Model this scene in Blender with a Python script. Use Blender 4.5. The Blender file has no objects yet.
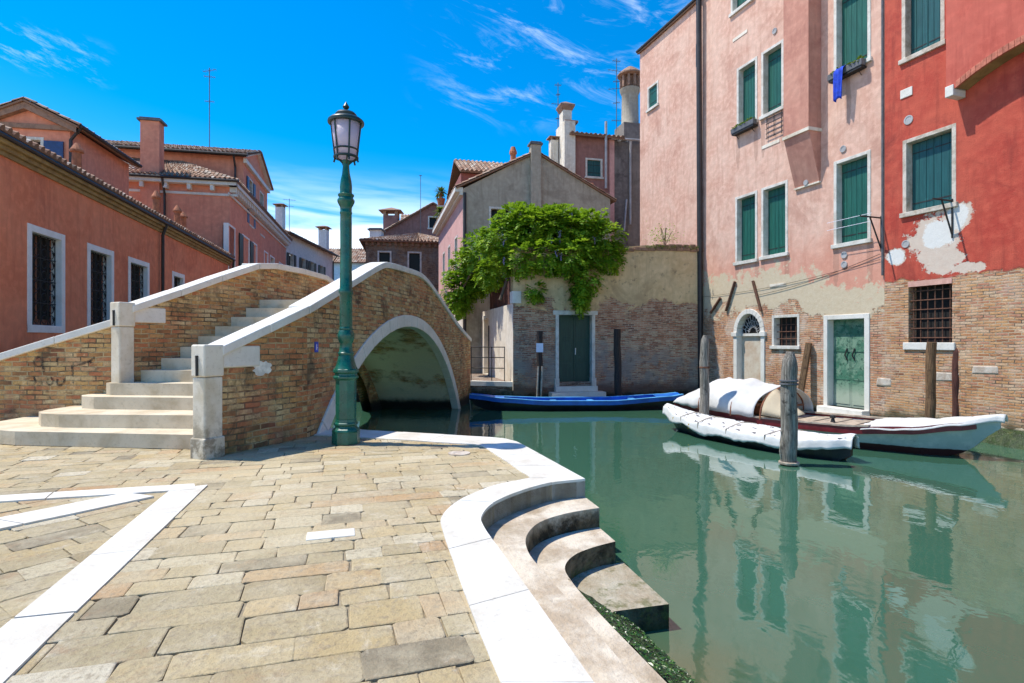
import bpy, math, random
from mathutils import Vector, Matrix, noise
from mathutils.geometry import tessellate_polygon
R = random.Random(7)
F, H, HY, CX = 569.0, 1.5, 341.5, 512.0          # focal length in pixels, eye height, horizon row, centre column
WATER = -0.78
scene = bpy.context.scene
COL = scene.collection

# ------------------------------------------------------------------ geometry helpers
def G(x, y, z=0.0):
    Y = F * (H - z) / (y - HY)
    return ((x - CX) / F * Y, Y)

class Wall:
    """a vertical plane: origin, horizontal direction u, outward normal to the right hand of u"""
    def __init__(s, O, d):
        l = math.hypot(*d); s.O = O; s.d = (d[0] / l, d[1] / l); s.n = (s.d[1], -s.d[0])
    def p(s, u, z, n=0.0):
        return (s.O[0] + s.d[0] * u + s.n[0] * n, s.O[1] + s.d[1] * u + s.n[1] * n, z)
    def u(s, x):
        k = (x - CX) / F
        return (k * s.O[1] - s.O[0]) / (s.d[0] - k * s.d[1])
    def uz(s, x, y):
        u = s.u(x); Y = s.O[1] + s.d[1] * u
        return u, H - (y - HY) / F * Y

class MB:
    def __init__(s):
        s.v = []; s.f = []; s.t = []; s.uv = {}; s.m = []
    def add(s, verts, faces, tint=None, mi=0):
        b = len(s.v); s.v.extend(verts)
        for f in faces:
            s.f.append([b + i for i in f]); s.t.append(tint if tint is not None else 0.5); s.m.append(mi)
    def quad(s, a, b, c, d, tint=None, mi=0): s.add([a, b, c, d], [(0, 1, 2, 3)], tint, mi)
    def box(s, c, size, axes=None, tint=None, mi=0):
        ax = axes or ((1, 0, 0), (0, 1, 0), (0, 0, 1))
        vs = []
        for i in (-.5, .5):
            for j in (-.5, .5):
                for k in (-.5, .5):
                    vs.append(tuple(c[q] + ax[0][q] * size[0] * i + ax[1][q] * size[1] * j + ax[2][q] * size[2] * k for q in range(3)))
        fs = [(0, 1, 3, 2), (4, 6, 7, 5), (0, 4, 5, 1), (2, 3, 7, 6), (0, 2, 6, 4), (1, 5, 7, 3)]
        s.add(vs, fs, tint, mi)
    def wbox(s, W, u0, u1, z0, z1, n0, n1, tint=None, mi=0):
        """box on a wall plane"""
        vs = [W.p(u, z, n) for u in (u0, u1) for z in (z0, z1) for n in (n0, n1)]
        fs = [(0, 1, 3, 2), (4, 6, 7, 5), (0, 4, 5, 1), (2, 3, 7, 6), (0, 2, 6, 4), (1, 5, 7, 3)]
        s.add(vs, fs, tint, mi)
    def tube(s, pts, r, n=8, cap=True, tint=None, mi=0):
        rs = r if isinstance(r, (list, tuple)) else [r] * len(pts)
        P = [Vector(p) for p in pts]; vs = []; up = None
        for i, p in enumerate(P):
            t = (P[min(i + 1, len(P) - 1)] - P[max(i - 1, 0)]).normalized()
            if up is None:
                up = Vector((1, 0, 0)) if abs(t.x) < .8 else Vector((0, 1, 0))
            a = t.cross(up).normalized(); up = a.cross(t).normalized()
            for k in range(n):
                q = 2 * math.pi * k / n
                vs.append(tuple(p + (a * math.cos(q) + up * math.sin(q)) * rs[i]))
        fs = []
        for i in range(len(P) - 1):
            for k in range(n):
                fs.append((i * n + k, i * n + (k + 1) % n, (i + 1) * n + (k + 1) % n, (i + 1) * n + k))
        if cap:
            fs.append(tuple(range(n))[::-1]); fs.append(tuple((len(P) - 1) * n + k for k in range(n)))
        s.add(vs, fs, tint, mi)
    def lathe(s, c, prof, n=24, rot=0.0, tint=None, mi=0):
        vs = []
        for r, z in prof:
            for k in range(n):
                q = 2 * math.pi * (k + rot) / n
                vs.append((c[0] + r * math.cos(q), c[1] + r * math.sin(q), c[2] + z))
        fs = []
        for i in range(len(prof) - 1):
            for k in range(n):
                fs.append((i * n + k, i * n + (k + 1) % n, (i + 1) * n + (k + 1) % n, (i + 1) * n + k))
        fs.append(tuple(range(n))[::-1]); fs.append(tuple((len(prof) - 1) * n + k for k in range(n)))
        s.add(vs, fs, tint, mi)
    def prism(s, poly, z0, z1, tint=None, mi=0):
        """poly in plan, any shape"""
        n = len(poly); A = sum(poly[i][0] * poly[(i + 1) % n][1] - poly[(i + 1) % n][0] * poly[i][1] for i in range(n))
        if A < 0: poly = poly[::-1]
        tri = tessellate_polygon([[Vector((p[0], p[1], 0)) for p in poly]])
        top = [(p[0], p[1], z1) for p in poly]; bot = [(p[0], p[1], z0) for p in poly]
        ft = []
        for t in tri:
            a, b, c = (poly[i] for i in t)
            cr = (b[0] - a[0]) * (c[1] - a[1]) - (b[1] - a[1]) * (c[0] - a[0])
            ft.append(tuple(t) if cr > 0 else tuple(t)[::-1])
        s.add(top, ft, tint, mi)
        s.add(bot, [t[::-1] for t in ft], tint, mi)
        for i in range(n):
            j = (i + 1) % n
            s.quad(bot[i], bot[j], top[j], top[i], tint, mi)
    def wallface(s, W, outer, holes=(), n=0.0, depth=0.0, tint=None, flip=False, mi=0):
        """filled polygon on a wall plane with holes; reveals of the holes go in by depth"""
        loops = [outer] + list(holes)
        flat = [q for l in loops for q in l]
        tri = tessellate_polygon([[Vector((q[0], q[1], 0)) for q in l] for l in loops])
        fs = []
        for t in tri:
            a, b, c = (flat[i] for i in t)
            cr = (b[0] - a[0]) * (c[1] - a[1]) - (b[1] - a[1]) * (c[0] - a[0])
            if abs(cr) < 1e-9: continue
            o = tuple(t) if cr > 0 else tuple(t)[::-1]
            fs.append(o[::-1] if flip else o)
        s.add([W.p(q[0], q[1], n) for q in flat], fs, tint, mi)
        if depth:
            for l in holes:
                m = len(l)
                for i in range(m):
                    a, b = l[i], l[(i + 1) % m]
                    s.quad(W.p(a[0], a[1], n), W.p(b[0], b[1], n), W.p(b[0], b[1], n - depth), W.p(a[0], a[1], n - depth), tint, mi)
    def build(s, name, mat, parent=None, smooth=False, bevel=0.0, label=None, solid=0.0, sub=0, base=None, uvs=None, autosmooth=None):
        root = parent
        while root is not None and root.parent is not None: root = root.parent
        off = Vector(root.location) if root is not None else Vector(base or (0, 0, 0))
        me = bpy.data.meshes.new(name)
        me.from_pydata([tuple(Vector(v) - off) for v in s.v], [], s.f)
        me.update()
        uvl = me.uv_layers.new(name='UVMap'); at = me.attributes.new('tint', 'FLOAT', 'FACE')
        li = 0
        for pi, pol in enumerate(me.polygons):
            nx, ny, nz = pol.normal
            if uvs is None:
                h = math.hypot(nx, ny)
                for l in pol.loop_indices:
                    x, y, z = s.v[me.loops[l].vertex_index]
                    if abs(nz) > .75 or h < 1e-6: uvl.data[l].uv = (x, y)
                    else: uvl.data[l].uv = (x * (-ny / h) + y * (nx / h), z)
            else:
                for l in pol.loop_indices: uvl.data[l].uv = uvs[me.loops[l].vertex_index]
            at.data[pi].value = s.t[pi]
            pol.use_smooth = smooth
        mats = mat if isinstance(mat, (list, tuple)) else [mat]
        for m in mats: me.materials.append(m)
        if len(mats) > 1:
            for pi, pol in enumerate(me.polygons): pol.material_index = s.m[pi]
        o = bpy.data.objects.new(name, me); COL.objects.link(o)
        if parent is not None: o.parent = parent
        else: o.location = off
        if label: o['label'] = label
        if solid:
            md = o.modifiers.new('Solidify', 'SOLIDIFY'); md.thickness = solid; md.offset = -1
        if bevel:
            md = o.modifiers.new('Bevel', 'BEVEL'); md.width = bevel; md.segments = 2; md.limit_method = 'ANGLE'; md.angle_limit = math.radians(40)
        if sub:
            md = o.modifiers.new('Subdivision', 'SUBSURF'); md.levels = sub; md.render_levels = sub
        if autosmooth:
            try: me.set_sharp_from_angle(angle=math.radians(autosmooth))
            except Exception: pass
        return o

def thing(name, label, cat, loc, group=None):
    o = bpy.data.objects.new(name, None); COL.objects.link(o); o.location = loc; o.empty_display_size = .2
    o['label'] = label; o['category'] = cat
    if group: o['group'] = group
    return o
def tag(o, label, cat, group=None):
    o['label'] = label; o['category'] = cat
    if group: o['group'] = group
    return o
def structure(o): o['kind'] = 'structure'; return o
def stuff(o): o['kind'] = 'stuff'; return o
def rect(u0, u1, z0, z1): return [(u0, z0), (u1, z0), (u1, z1), (u0, z1)]
def catmull(pts, n=8):
    out = []
    for i in range(len(pts) - 1):
        p0 = pts[max(i - 1, 0)]; p1 = pts[i]; p2 = pts[i + 1]; p3 = pts[min(i + 2, len(pts) - 1)]
        for k in range(n):
            t = k / n
            out.append(tuple(.5 * (2 * p1[q] + (p2[q] - p0[q]) * t + (2 * p0[q] - 5 * p1[q] + 4 * p2[q] - p3[q]) * t * t + (-p0[q] + 3 * p1[q] - 3 * p2[q] + p3[q]) * t ** 3) for q in range(len(p1))))
    out.append(tuple(pts[-1])); return out
def inside(p, poly):
    c = False; n = len(poly)
    for i in range(n):
        a, b = poly[i], poly[i - 1]
        if (a[1] > p[1]) != (b[1] > p[1]) and p[0] < (b[0] - a[0]) * (p[1] - a[1]) / (b[1] - a[1]) + a[0]: c = not c
    return c
def lerp(a, b, t): return a + (b - a) * t

# ------------------------------------------------------------------ materials
class NT:
    def __init__(s, name):
        s.mat = bpy.data.materials.new(name); s.mat.use_nodes = True
        s.t = s.mat.node_tree; s.b = s.t.nodes['Principled BSDF']; s.out = s.t.nodes['Material Output']
        s._uv = None
    def n(s, typ, **kw):
        nd = s.t.nodes.new(typ)
        for k, v in kw.items():
            if k.startswith('_'): setattr(nd, k[1:], v)
        return nd
    def link(s, a, b): s.t.links.new(a, b)
    def put(s, sock, v):
        if hasattr(v, 'is_output') or isinstance(v, bpy.types.NodeSocket): s.link(v, sock)
        elif isinstance(v, (tuple, list)) and len(v) == 3 and sock.type == 'RGBA': sock.default_value = (*v, 1)
        else: sock.default_value = v
    def uv(s):
        if s._uv is None: s._uv = s.n('ShaderNodeTexCoord').outputs['UV']
        return s._uv
    def pos(s): return s.n('ShaderNodeNewGeometry').outputs['Position']
    def obj(s): return s.n('ShaderNodeTexCoord').outputs['Object']
    def noise(s, vec, scale, detail=4, rough=.55, dist=0.0, out='Fac'):
        nd = s.n('ShaderNodeTexNoise'); s.put(nd.inputs['Vector'], vec)
        nd.inputs['Scale'].default_value = scale; nd.inputs['Detail'].default_value = detail
        nd.inputs['Roughness'].default_value = rough; nd.inputs['Distortion'].default_value = dist
        return nd.outputs[out]
    def math(s, op, a, b=None, c=None, clamp=False):
        nd = s.n('ShaderNodeMath'); nd.operation = op; nd.use_clamp = clamp
        s.put(nd.inputs[0], a)
        if b is not None: s.put(nd.inputs[1], b)
        if c is not None: s.put(nd.inputs[2], c)
        return nd.outputs[0]
    def vmath(s, op, a, b=None, out=0):
        nd = s.n('ShaderNodeVectorMath'); nd.operation = op; s.put(nd.inputs[0], a)
        if b is not None:
            if op == 'SCALE': s.put(nd.inputs['Scale'], b)
            else: s.put(nd.inputs[1], b)
        return nd.outputs[out]
    def ramp(s, f, lo, hi, a=0.0, b=1.0):
        nd = s.n('ShaderNodeMapRange'); nd.interpolation_type = 'SMOOTHSTEP'
        s.put(nd.inputs['Value'], f)
        nd.inputs['From Min'].default_value = lo; nd.inputs['From Max'].default_value = hi
        nd.inputs['To Min'].default_value = a; nd.inputs['To Max'].default_value = b
        return nd.outputs['Result']
    def cramp(s, f, stops):
        nd = s.n('ShaderNodeValToRGB'); s.put(nd.inputs[0], f)
        e = nd.color_ramp.elements
        while len(e) < len(stops): e.new(.5)
        for el, (p, c) in zip(e, stops): el.position = p; el.color = (*c, 1)
        return nd.outputs['Color']
    def mix(s, f, a, b, mode='MIX'):
        nd = s.n('ShaderNodeMix'); nd.data_type = 'RGBA'; nd.blend_type = mode
        s.put(nd.inputs[0], f); s.put(nd.inputs[6], a); s.put(nd.inputs[7], b)
        return nd.outputs[2]
    def sep(s, v):
        nd = s.n('ShaderNodeSeparateXYZ'); s.put(nd.inputs[0], v); return nd.outputs
    def comb(s, x, y, z=0.0):
        nd = s.n('ShaderNodeCombineXYZ'); s.put(nd.inputs[0], x); s.put(nd.inputs[1], y); s.put(nd.inputs[2], z); return nd.outputs[0]
    def attr(s, name):
        nd = s.n('ShaderNodeAttribute'); nd.attribute_name = name; return nd.outputs['Fac']
    def bump(s, h, strength=.3, dist=.02, prev=None):
        nd = s.n('ShaderNodeBump'); nd.inputs['Strength'].default_value = strength; nd.inputs['Distance'].default_value = dist
        s.put(nd.inputs['Height'], h)
        if prev is not None: s.put(nd.inputs['Normal'], prev)
        return nd.outputs[0]
    def done(s, col, rough=.8, normal=None, spec=None, metal=None):
        s.put(s.b.inputs['Base Color'], col); s.put(s.b.inputs['Roughness'], rough)
        if normal is not None: s.put(s.b.inputs['Normal'], normal)
        if spec is not None: s.put(s.b.inputs['Specular IOR Level'], spec)
        if metal is not None: s.put(s.b.inputs['Metallic'], metal)
        return s.mat

def brick_nodes(t, cols, mortar, bw=.25, bh=.068, seed=0.0, wob=.02, mort=.012):
    """returns colour, height"""
    uv = t.uv()
    w = t.noise(uv, 3.5, 3, out='Color')
    uvd = t.vmath('ADD', uv, t.vmath('SCALE', t.vmath('SUBTRACT', w, (.5, .5, .5)), wob * 2))
    uvd = t.vmath('ADD', uvd, (seed, seed * .7, 0))
    nd = t.n('ShaderNodeTexBrick'); t.put(nd.inputs['Vector'], uvd)
    nd.inputs['Color1'].default_value = (0, 0, 0, 1); nd.inputs['Color2'].default_value = (1, 1, 1, 1); nd.inputs['Mortar'].default_value = (.5, .5, .5, 1)
    nd.inputs['Scale'].default_value = 1; nd.inputs['Brick Width'].default_value = bw; nd.inputs['Row Height'].default_value = bh
    nd.inputs['Mortar Size'].default_value = mort; nd.inputs['Mortar Smooth'].default_value = .35; nd.inputs['Bias'].default_value = 0
    rnd = t.sep(nd.outputs['Color'])[0]
    big = t.noise(uvd, 1.1, 4)
    f = t.math('ADD', t.math('MULTIPLY', rnd, .72), t.math('SUBTRACT', t.math('MULTIPLY', big, 1.1), .32))
    col = t.cramp(f, [(.12 + .78 * i / (len(cols) - 1), c) for i, c in enumerate(cols)])
    fine = t.noise(uv, 28, 5, .65)
    col = t.mix(t.ramp(fine, .35, .75, 0, .5), col, tuple(min(1, c * .35) for c in cols[1]))
    col = t.mix(t.ramp(t.noise(uvd, 2.7, 6, .72, .4), .56, .70, 0, .75), col, tuple(c * .42 for c in cols[1]))
    col = t.mix(t.ramp(t.noise(t.vmath('ADD', uvd, (7.3, 1.9, 0)), 3.1, 6, .7, .4), .56, .68, 0, .6), col, tuple(min(1, c * 1.2) for c in cols[-1]))
    mcol = t.mix(t.ramp(t.noise(uv, 2.2, 6, .72), .42, .62), mortar, tuple(c * .22 for c in mortar))
    col = t.mix(t.ramp(t.noise(t.vmath('ADD', uvd, (2.2, 6.1, 0)), 1.4, 5, .7, .6), .48, .62, 0, .5), col, cols[len(cols) // 2])
    lost = t.ramp(t.noise(uv, 2.3, 5, .7), .52, .72)          # mortar smeared over the bricks here and there
    fac = t.math('MAXIMUM', nd.outputs['Fac'], t.math('MULTIPLY', lost, .3))
    col = t.mix(fac, col, mcol)
    h = t.math('ADD', t.math('SUBTRACT', 1, nd.outputs['Fac']), t.math('MULTIPLY', fine, .7))
    h = t.math('ADD', h, t.math('MULTIPLY', rnd, .35))
    return col, h

def plaster_nodes(t, base, alt, dark, scale=1.0):
    uv = t.uv()
    a = t.noise(uv, .9 * scale, 6, .6, .4); b = t.noise(uv, 5.5 * scale, 6, .65)
    st = t.comb(t.math('MULTIPLY', t.sep(uv)[0], 3.2), t.math('MULTIPLY', t.sep(uv)[1], .35))
    streak = t.noise(st, 1.6, 5, .65)
    col = t.mix(t.ramp(a, .32, .66), base, alt)
    col = t.mix(t.ramp(b, .42, .68, 0, .6), col, tuple(min(1, c * 1.25) for c in alt))
    col = t.mix(t.ramp(t.noise(uv, 11 * scale, 6, .75), .52, .7, 0, .4), col, dark)
    col = t.mix(t.ramp(streak, .46, .74, 0, .5), col, dark)
    col = t.mix(t.ramp(t.noise(t.vmath('ADD', uv, (3.1, 8.7, 0)), .55 * scale, 7, .7, .8), .5, .68, 0, .6), col, dark)
    fine = t.noise(uv, 45, 5, .7)
    col = t.mix(t.ramp(fine, .55, .8, 0, .3), col, dark)
    h = t.math('ADD', t.math('MULTIPLY', b, .6), t.math('MULTIPLY', fine, .35))
    return col, h

def tide(t, col, z1=-.25, z0=-.62, c1=(.05, .055, .025), c0=(.012, .014, .01), amp=.5):
    """weed and slime that grow on masonry in the tidal range"""
    z = t.sep(t.pos())[2]
    zz = t.math('ADD', z, t.math('MULTIPLY', t.math('SUBTRACT', t.noise(t.uv(), 2.6, 5, .65), .5), amp))
    col = t.mix(t.ramp(zz, z1, z1 - .28, 0, .8), col, c1)
    return t.mix(t.ramp(zz, z0 + .15, z0 - .05), col, c0)

def blobs(t, uvx, z, spots, amp=.35):
    """irregular patches at given places on a wall: (u, z, ru, rz)"""
    nz = t.math('SUBTRACT', t.noise(t.uv(), 3.0, 8, .74, .3), .5)
    acc = None
    for (u, zc, ru, rz) in spots:
        du = t.math('DIVIDE', t.math('SUBTRACT', uvx, u), ru); dz = t.math('DIVIDE', t.math('SUBTRACT', z, zc), rz)
        d = t.math('SQRT', t.math('ADD', t.math('MULTIPLY', du, du), t.math('MULTIPLY', dz, dz)))
        v = t.math('SUBTRACT', 1.0, d); acc = v if acc is None else t.math('MAXIMUM', acc, v)
    return t.ramp(t.math('ADD', acc, t.math('MULTIPLY', nz, amp * 6)), -.06, .06)

def simple(name, col, rough=.6, var=.25, scale=8, bump=.15, metal=None, spec=None, dist=.01):
    t = NT(name); o = t.obj(); f = t.noise(o, scale, 5, .6)
    c = t.mix(t.ramp(f, .3, .75), tuple(x * (1 - var) for x in col), tuple(min(1, x * (1 + var)) for x in col))
    return t.done(c, rough, t.bump(t.noise(o, scale * 4, 4), bump, dist) if bump else None, spec, metal)

def stone_mat(name, col, dark, rough=.75, scale=2.2, dirt=.5, bump=.35, grime=None):
    t = NT(name); p = t.pos()
    a = t.noise(p, scale, 6, .62, .3); b = t.noise(p, scale * 9, 5, .65)
    c = t.mix(t.ramp(a, .36, .7, 0, dirt), col, dark)
    c = t.mix(t.ramp(b, .52, .78, 0, .4), c, tuple(x * .6 for x in dark))
    if grime is not None:                                    # black crust, low on the stone
        z = t.sep(p)[2]
        g = t.math('MULTIPLY', t.ramp(z, grime[1], grime[0]), t.ramp(t.noise(p, 5, 5, .7), .42, .62))
        c = t.mix(t.math('MULTIPLY', g, .8), c, (.13, .095, .05))
    return t.done(c, rough, t.bump(t.math('ADD', b, t.math('MULTIPLY', t.noise(p, 60, 3), .4)), bump, .01))

M = {}
M['white_stone'] = stone_mat('white_stone', (.74, .71, .64), (.5, .45, .36), dirt=.4)
M['kerb'] = stone_mat('kerb_stone', (.72, .69, .62), (.48, .42, .32), dirt=.7, bump=.4)
M['step_stone'] = stone_mat('step_stone', (.68, .58, .42), (.44, .34, .20), dirt=.75)
M['pillar_stone'] = stone_mat('pillar_stone', (.74, .68, .56), (.48, .38, .22), dirt=.6, grime=(.05, .75))
M['frame_stone'] = stone_mat('frame_stone', (.70, .67, .60), (.42, .36, .28), scale=4, dirt=.65)
M['old_frame'] = stone_mat('old_window_stone', (.62, .55, .46), (.34, .26, .18), scale=5, dirt=.85, bump=.6)
M['old_block'] = stone_mat('old_block_stone', (.60, .53, .44), (.36, .26, .18), scale=6, dirt=.8, bump=.8)

def m_bridge(white=False):
    t = NT('bridge_brick' if not white else 'vault_brick')
    c, h = brick_nodes(t, [(.13, .06, .03), (.46, .22, .075), (.66, .40, .14), (.50, .17, .07), (.62, .42, .18), (.70, .52, .27)], (.50, .37, .19), bw=.27, bh=.082, wob=.022)
    z = t.sep(t.pos())[2]
    red = t.math('MULTIPLY', t.ramp(t.noise(t.uv(), .9, 4), .5, .64), t.ramp(z, 1.3, .2))
    c = t.mix(t.math('MULTIPLY', red, .6), c, (.33, .10, .06))
    dark = t.ramp(t.noise(t.uv(), 1.5, 7, .74, .5), .5, .68)
    c = t.mix(t.math('MULTIPLY', dark, .8), c, (.07, .05, .03))
    moss = t.math('MULTIPLY', t.ramp(z, .7, -.1), t.ramp(t.noise(t.uv(), 2.1, 5, .7), .45, .65))
    c = t.mix(t.math('MULTIPLY', moss, .6), c, (.12, .11, .035))
    if white:
        pl = t.ramp(t.noise(t.pos(), .8, 6, .65), .36, .5)
        c = t.mix(t.math('MULTIPLY', pl, .85), c, (.82, .74, .54))
    c = tide(t, c, -.3, -.55, amp=.25)
    return t.done(c, .9, t.bump(h, .8, .02))
M['bridge_brick'] = m_bridge(); M['vault'] = m_bridge(True)

def m_plaster(name, base, alt, dark, tidecol=False, bump=.3):
    t = NT(name); c, h = plaster_nodes(t, base, alt, dark)
    if tidecol: c = tide(t, c)
    return t.done(c, .9, t.bump(h, bump, .02))
M['left_red'] = m_plaster('terracotta_plaster', (.70, .20, .09), (.76, .26, .13), (.50, .13, .065))
M['left_pink'] = m_plaster('rose_plaster', (.68, .24, .145), (.72, .29, .18), (.5, .165, .105))
M['white_plaster'] = m_plaster('white_plaster', (.70, .69, .66), (.76, .74, .7), (.52, .49, .44))
M['grey_plaster'] = m_plaster('grey_plaster', (.34, .295, .225), (.42, .37, .285), (.2, .165, .12), bump=.45)
M['pale_pink'] = m_plaster('pale_pink_plaster', (.60, .32, .28), (.66, .38, .33), (.42, .22, .19))
M['cream'] = m_plaster('cream_plaster', (.68, .6, .47), (.74, .68, .57), (.4, .31, .2))
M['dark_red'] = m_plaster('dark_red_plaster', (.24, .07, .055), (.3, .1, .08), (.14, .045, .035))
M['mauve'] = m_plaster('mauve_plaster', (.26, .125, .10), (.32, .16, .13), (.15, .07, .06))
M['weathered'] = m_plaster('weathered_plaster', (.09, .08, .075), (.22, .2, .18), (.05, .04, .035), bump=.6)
M['dark_grey'] = m_plaster('dark_grey_plaster', (.2, .175, .15), (.25, .22, .19), (.13, .11, .09))  # darker grey plaster of the narrow grey wall and the round chimney's foot
M['blue_plaster'] = m_plaster('blue_plaster', (.42, .62, .7), (.5, .68, .75), (.3, .45, .5))
M['brown_brick'] = (lambda t: (lambda cp, cb: t.done(t.mix(t.ramp(t.noise(t.uv(), .8, 6, .7), .42, .55), cp[0], cb[0]), .9, t.bump(cb[1], .5, .02)))(
    plaster_nodes(t, (.17, .14, .12), (.28, .23, .18), (.08, .065, .055)), brick_nodes(t, [(.1, .06, .04), (.26, .14, .08), (.36, .22, .12)], (.3, .25, .18))))(NT('brown_brick'))

PINK = Wall((7.62, 22.71), (.327, -.945))
UOFF = PINK.O[0] * PINK.d[0] + PINK.O[1] * PINK.d[1]
def m_pink():
    t = NT('pink_facade'); pc, ph = plaster_nodes(t, (.62, .345, .25), (.70, .46, .35), (.45, .22, .155))
    bc, bh = brick_nodes(t, [(.20, .08, .05), (.48, .20, .10), (.60, .30, .14), (.50, .20, .12), (.64, .42, .27)], (.50, .39, .27))
    xyz = t.sep(t.uv()); u = t.math('SUBTRACT', xyz[0], UOFF); z = xyz[1]
    n1 = t.math('SUBTRACT', t.math('ADD', t.math('MULTIPLY', t.noise(t.uv(), 1.0, 7, .68, .3), .62), t.math('MULTIPLY', t.noise(t.uv(), 3.6, 6, .7), .38)), .5)
    # lower, redder coat of plaster
    red = t.ramp(t.math('ADD', z, t.math('MULTIPLY', n1, 2.5)), 5.4, 3.4)
    pc = t.mix(t.math('MULTIPLY', red, .7), pc, (.62, .245, .16))
    drips = blobs(t, u, z, [(PINK.uz(x, y)[0], PINK.uz(x, y)[1], .10, .75) for x, y in ((738, 148), (756, 142), (763, 136), (783, 128), (737, 276), (757, 272), (763, 272), (787, 266), (836, 262), (870, 256), (848, 100))], .22)
    pc = t.mix(t.math('MULTIPLY', drips, .38), pc, (.30, .16, .11))
    # cream undercoat
    cz = t.math('ADD', t.math('SUBTRACT', z, 3.95), t.math('MULTIPLY', n1, 5.0))
    cz = t.math('ADD', cz, t.math('MULTIPLY', t.ramp(u, 3.8, 7.4), .95))
    cream = t.ramp(cz, .1, -.1)
    cc = t.mix(t.noise(t.uv(), 7, 5, .7), (.66, .58, .42), (.50, .37, .23))
    col = t.mix(cream, pc, cc)
    bz = t.math('ADD', t.math('SUBTRACT', z, 2.65), t.math('MULTIPLY', n1, 3.4))
    bz = t.math('ADD', bz, t.math('MULTIPLY', t.ramp(u, 4.2, 6.4), .45))
    br = t.ramp(bz, .08, -.08)
    col = t.mix(br, col, bc)
    pale = t.math('MULTIPLY', t.ramp(t.noise(t.uv(), 1.7, 5, .65), .5, .64), br)
    col = t.mix(t.math('MULTIPLY', pale, .5), col, (.64, .55, .45))
    col = tide(t, col, -.3, -.6)
    hh = t.math('ADD', t.math('MULTIPLY', t.math('SUBTRACT', 1, br), t.math('ADD', ph, 1.6)), t.math('MULTIPLY', br, bh))
    return t.done(col, .9, t.bump(hh, .55, .03))
M['pink'] = m_pink()
def m_red():
    t = NT('red_facade'); pc, ph = plaster_nodes(t, (.42, .045, .027), (.50, .09, .05), (.20, .022, .016))
    bc, bh = brick_nodes(t, [(.22, .085, .045), (.52, .22, .09), (.62, .34, .15), (.48, .20, .12), (.66, .45, .28)], (.50, .38, .25))
    xyz = t.sep(t.uv()); u = t.math('SUBTRACT', xyz[0], UOFF); z = xyz[1]
    n1 = t.math('SUBTRACT', t.noise(t.uv(), 1.6, 7, .68, .3), .5)
    bare = blobs(t, u, z, [(8.95, 4.05, .62, .62), (9.45, 4.45, .35, .42), (9.15, 3.55, .5, .35), (7.98, 3.75, .28, .24), (9.75, 3.25, .35, .14)], .42)
    wc = t.mix(t.noise(t.uv(), 8, 5, .7), (.66, .58, .48), (.58, .42, .32))
    core = blobs(t, u, z, [(9.1, 4.15, .36, .38), (9.5, 4.5, .24, .3), (7.98, 3.75, .24, .2)], .3)
    wc = t.mix(core, wc, (.70, .68, .63))
    col = t.mix(bare, pc, wc)
    br = t.ramp(t.math('ADD', t.math('SUBTRACT', z, 3.1), t.math('MULTIPLY', n1, .5)), .03, -.03)
    col = t.mix(br, col, bc)
    pale = t.math('MULTIPLY', t.ramp(t.noise(t.uv(), 1.3, 5, .65), .5, .64), br)
    col = t.mix(t.math('MULTIPLY', pale, .28), col, (.60, .48, .38))
    col = tide(t, col, -.2, -.6)
    hh = t.math('ADD', t.math('MULTIPLY', t.math('SUBTRACT', 1, br), t.math('SUBTRACT', t.math('ADD', ph, 1.6), bare)), t.math('MULTIPLY', br, bh))
    return t.done(col, .9, t.bump(hh, .6, .03))
M['red'] = m_red()
GARD = Wall((2.374, 21.443), (.972, .234))
def m_garden():
    t = NT('garden_wall'); pc, ph = plaster_nodes(t, (.58, .41, .21), (.64, .48, .27), (.36, .25, .13))
    bc, bh = brick_nodes(t, [(.15, .06, .04), (.40, .155, .085), (.50, .25, .14), (.58, .44, .29)], (.52, .43, .31))
    xyz = t.sep(t.uv()); u = t.math('SUBTRACT', xyz[0], GARD.O[0] * GARD.d[0] + GARD.O[1] * GARD.d[1]); z = xyz[1]
    n1 = t.math('SUBTRACT', t.noise(t.uv(), .9, 7, .66, .3), .5)
    bz = t.math('ADD', t.math('SUBTRACT', z, 2.9), t.math('MULTIPLY', n1, 3.4))
    br = t.ramp(bz, .1, -.1)
    col = t.mix(br, pc, bc)
    grey = t.math('MULTIPLY', t.ramp(t.math('ADD', z, t.math('MULTIPLY', n1, 3)), 1.6, .7), t.ramp(t.noise(t.uv(), 1.3, 5, .7), .4, .56))
    col = t.mix(t.math('MULTIPLY', grey, .75), col, (.27, .255, .23))
    col = t.mix(t.math('MULTIPLY', t.ramp(t.noise(t.uv(), 3, 5, .7), .55, .7), .6), col, (.1, .075, .05))
    dk = t.ramp(t.math('ADD', z, t.math('MULTIPLY', n1, .9)), .05, -.3)
    col = t.mix(t.math('MULTIPLY', dk, .75), col, (.1, .045, .03))
    col = tide(t, col, -.3, -.55)
    hh = t.math('ADD', t.math('MULTIPLY', t.math('SUBTRACT', 1, br), t.math('ADD', ph, 1.3)), t.math('MULTIPLY', br, bh))
    return t.done(col, .92, t.bump(hh, .55, .03))
M['garden'] = m_garden()
def m_quay():
    t = NT('quay_brick'); c, h = brick_nodes(t, [(.09, .05, .035), (.22, .11, .07), (.33, .2, .13), (.4, .34, .27)], (.34, .3, .24))
    return t.done(tide(t, c, -.2, -.5), .9, t.bump(h, .7, .03))
M['quay'] = m_quay()
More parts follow.
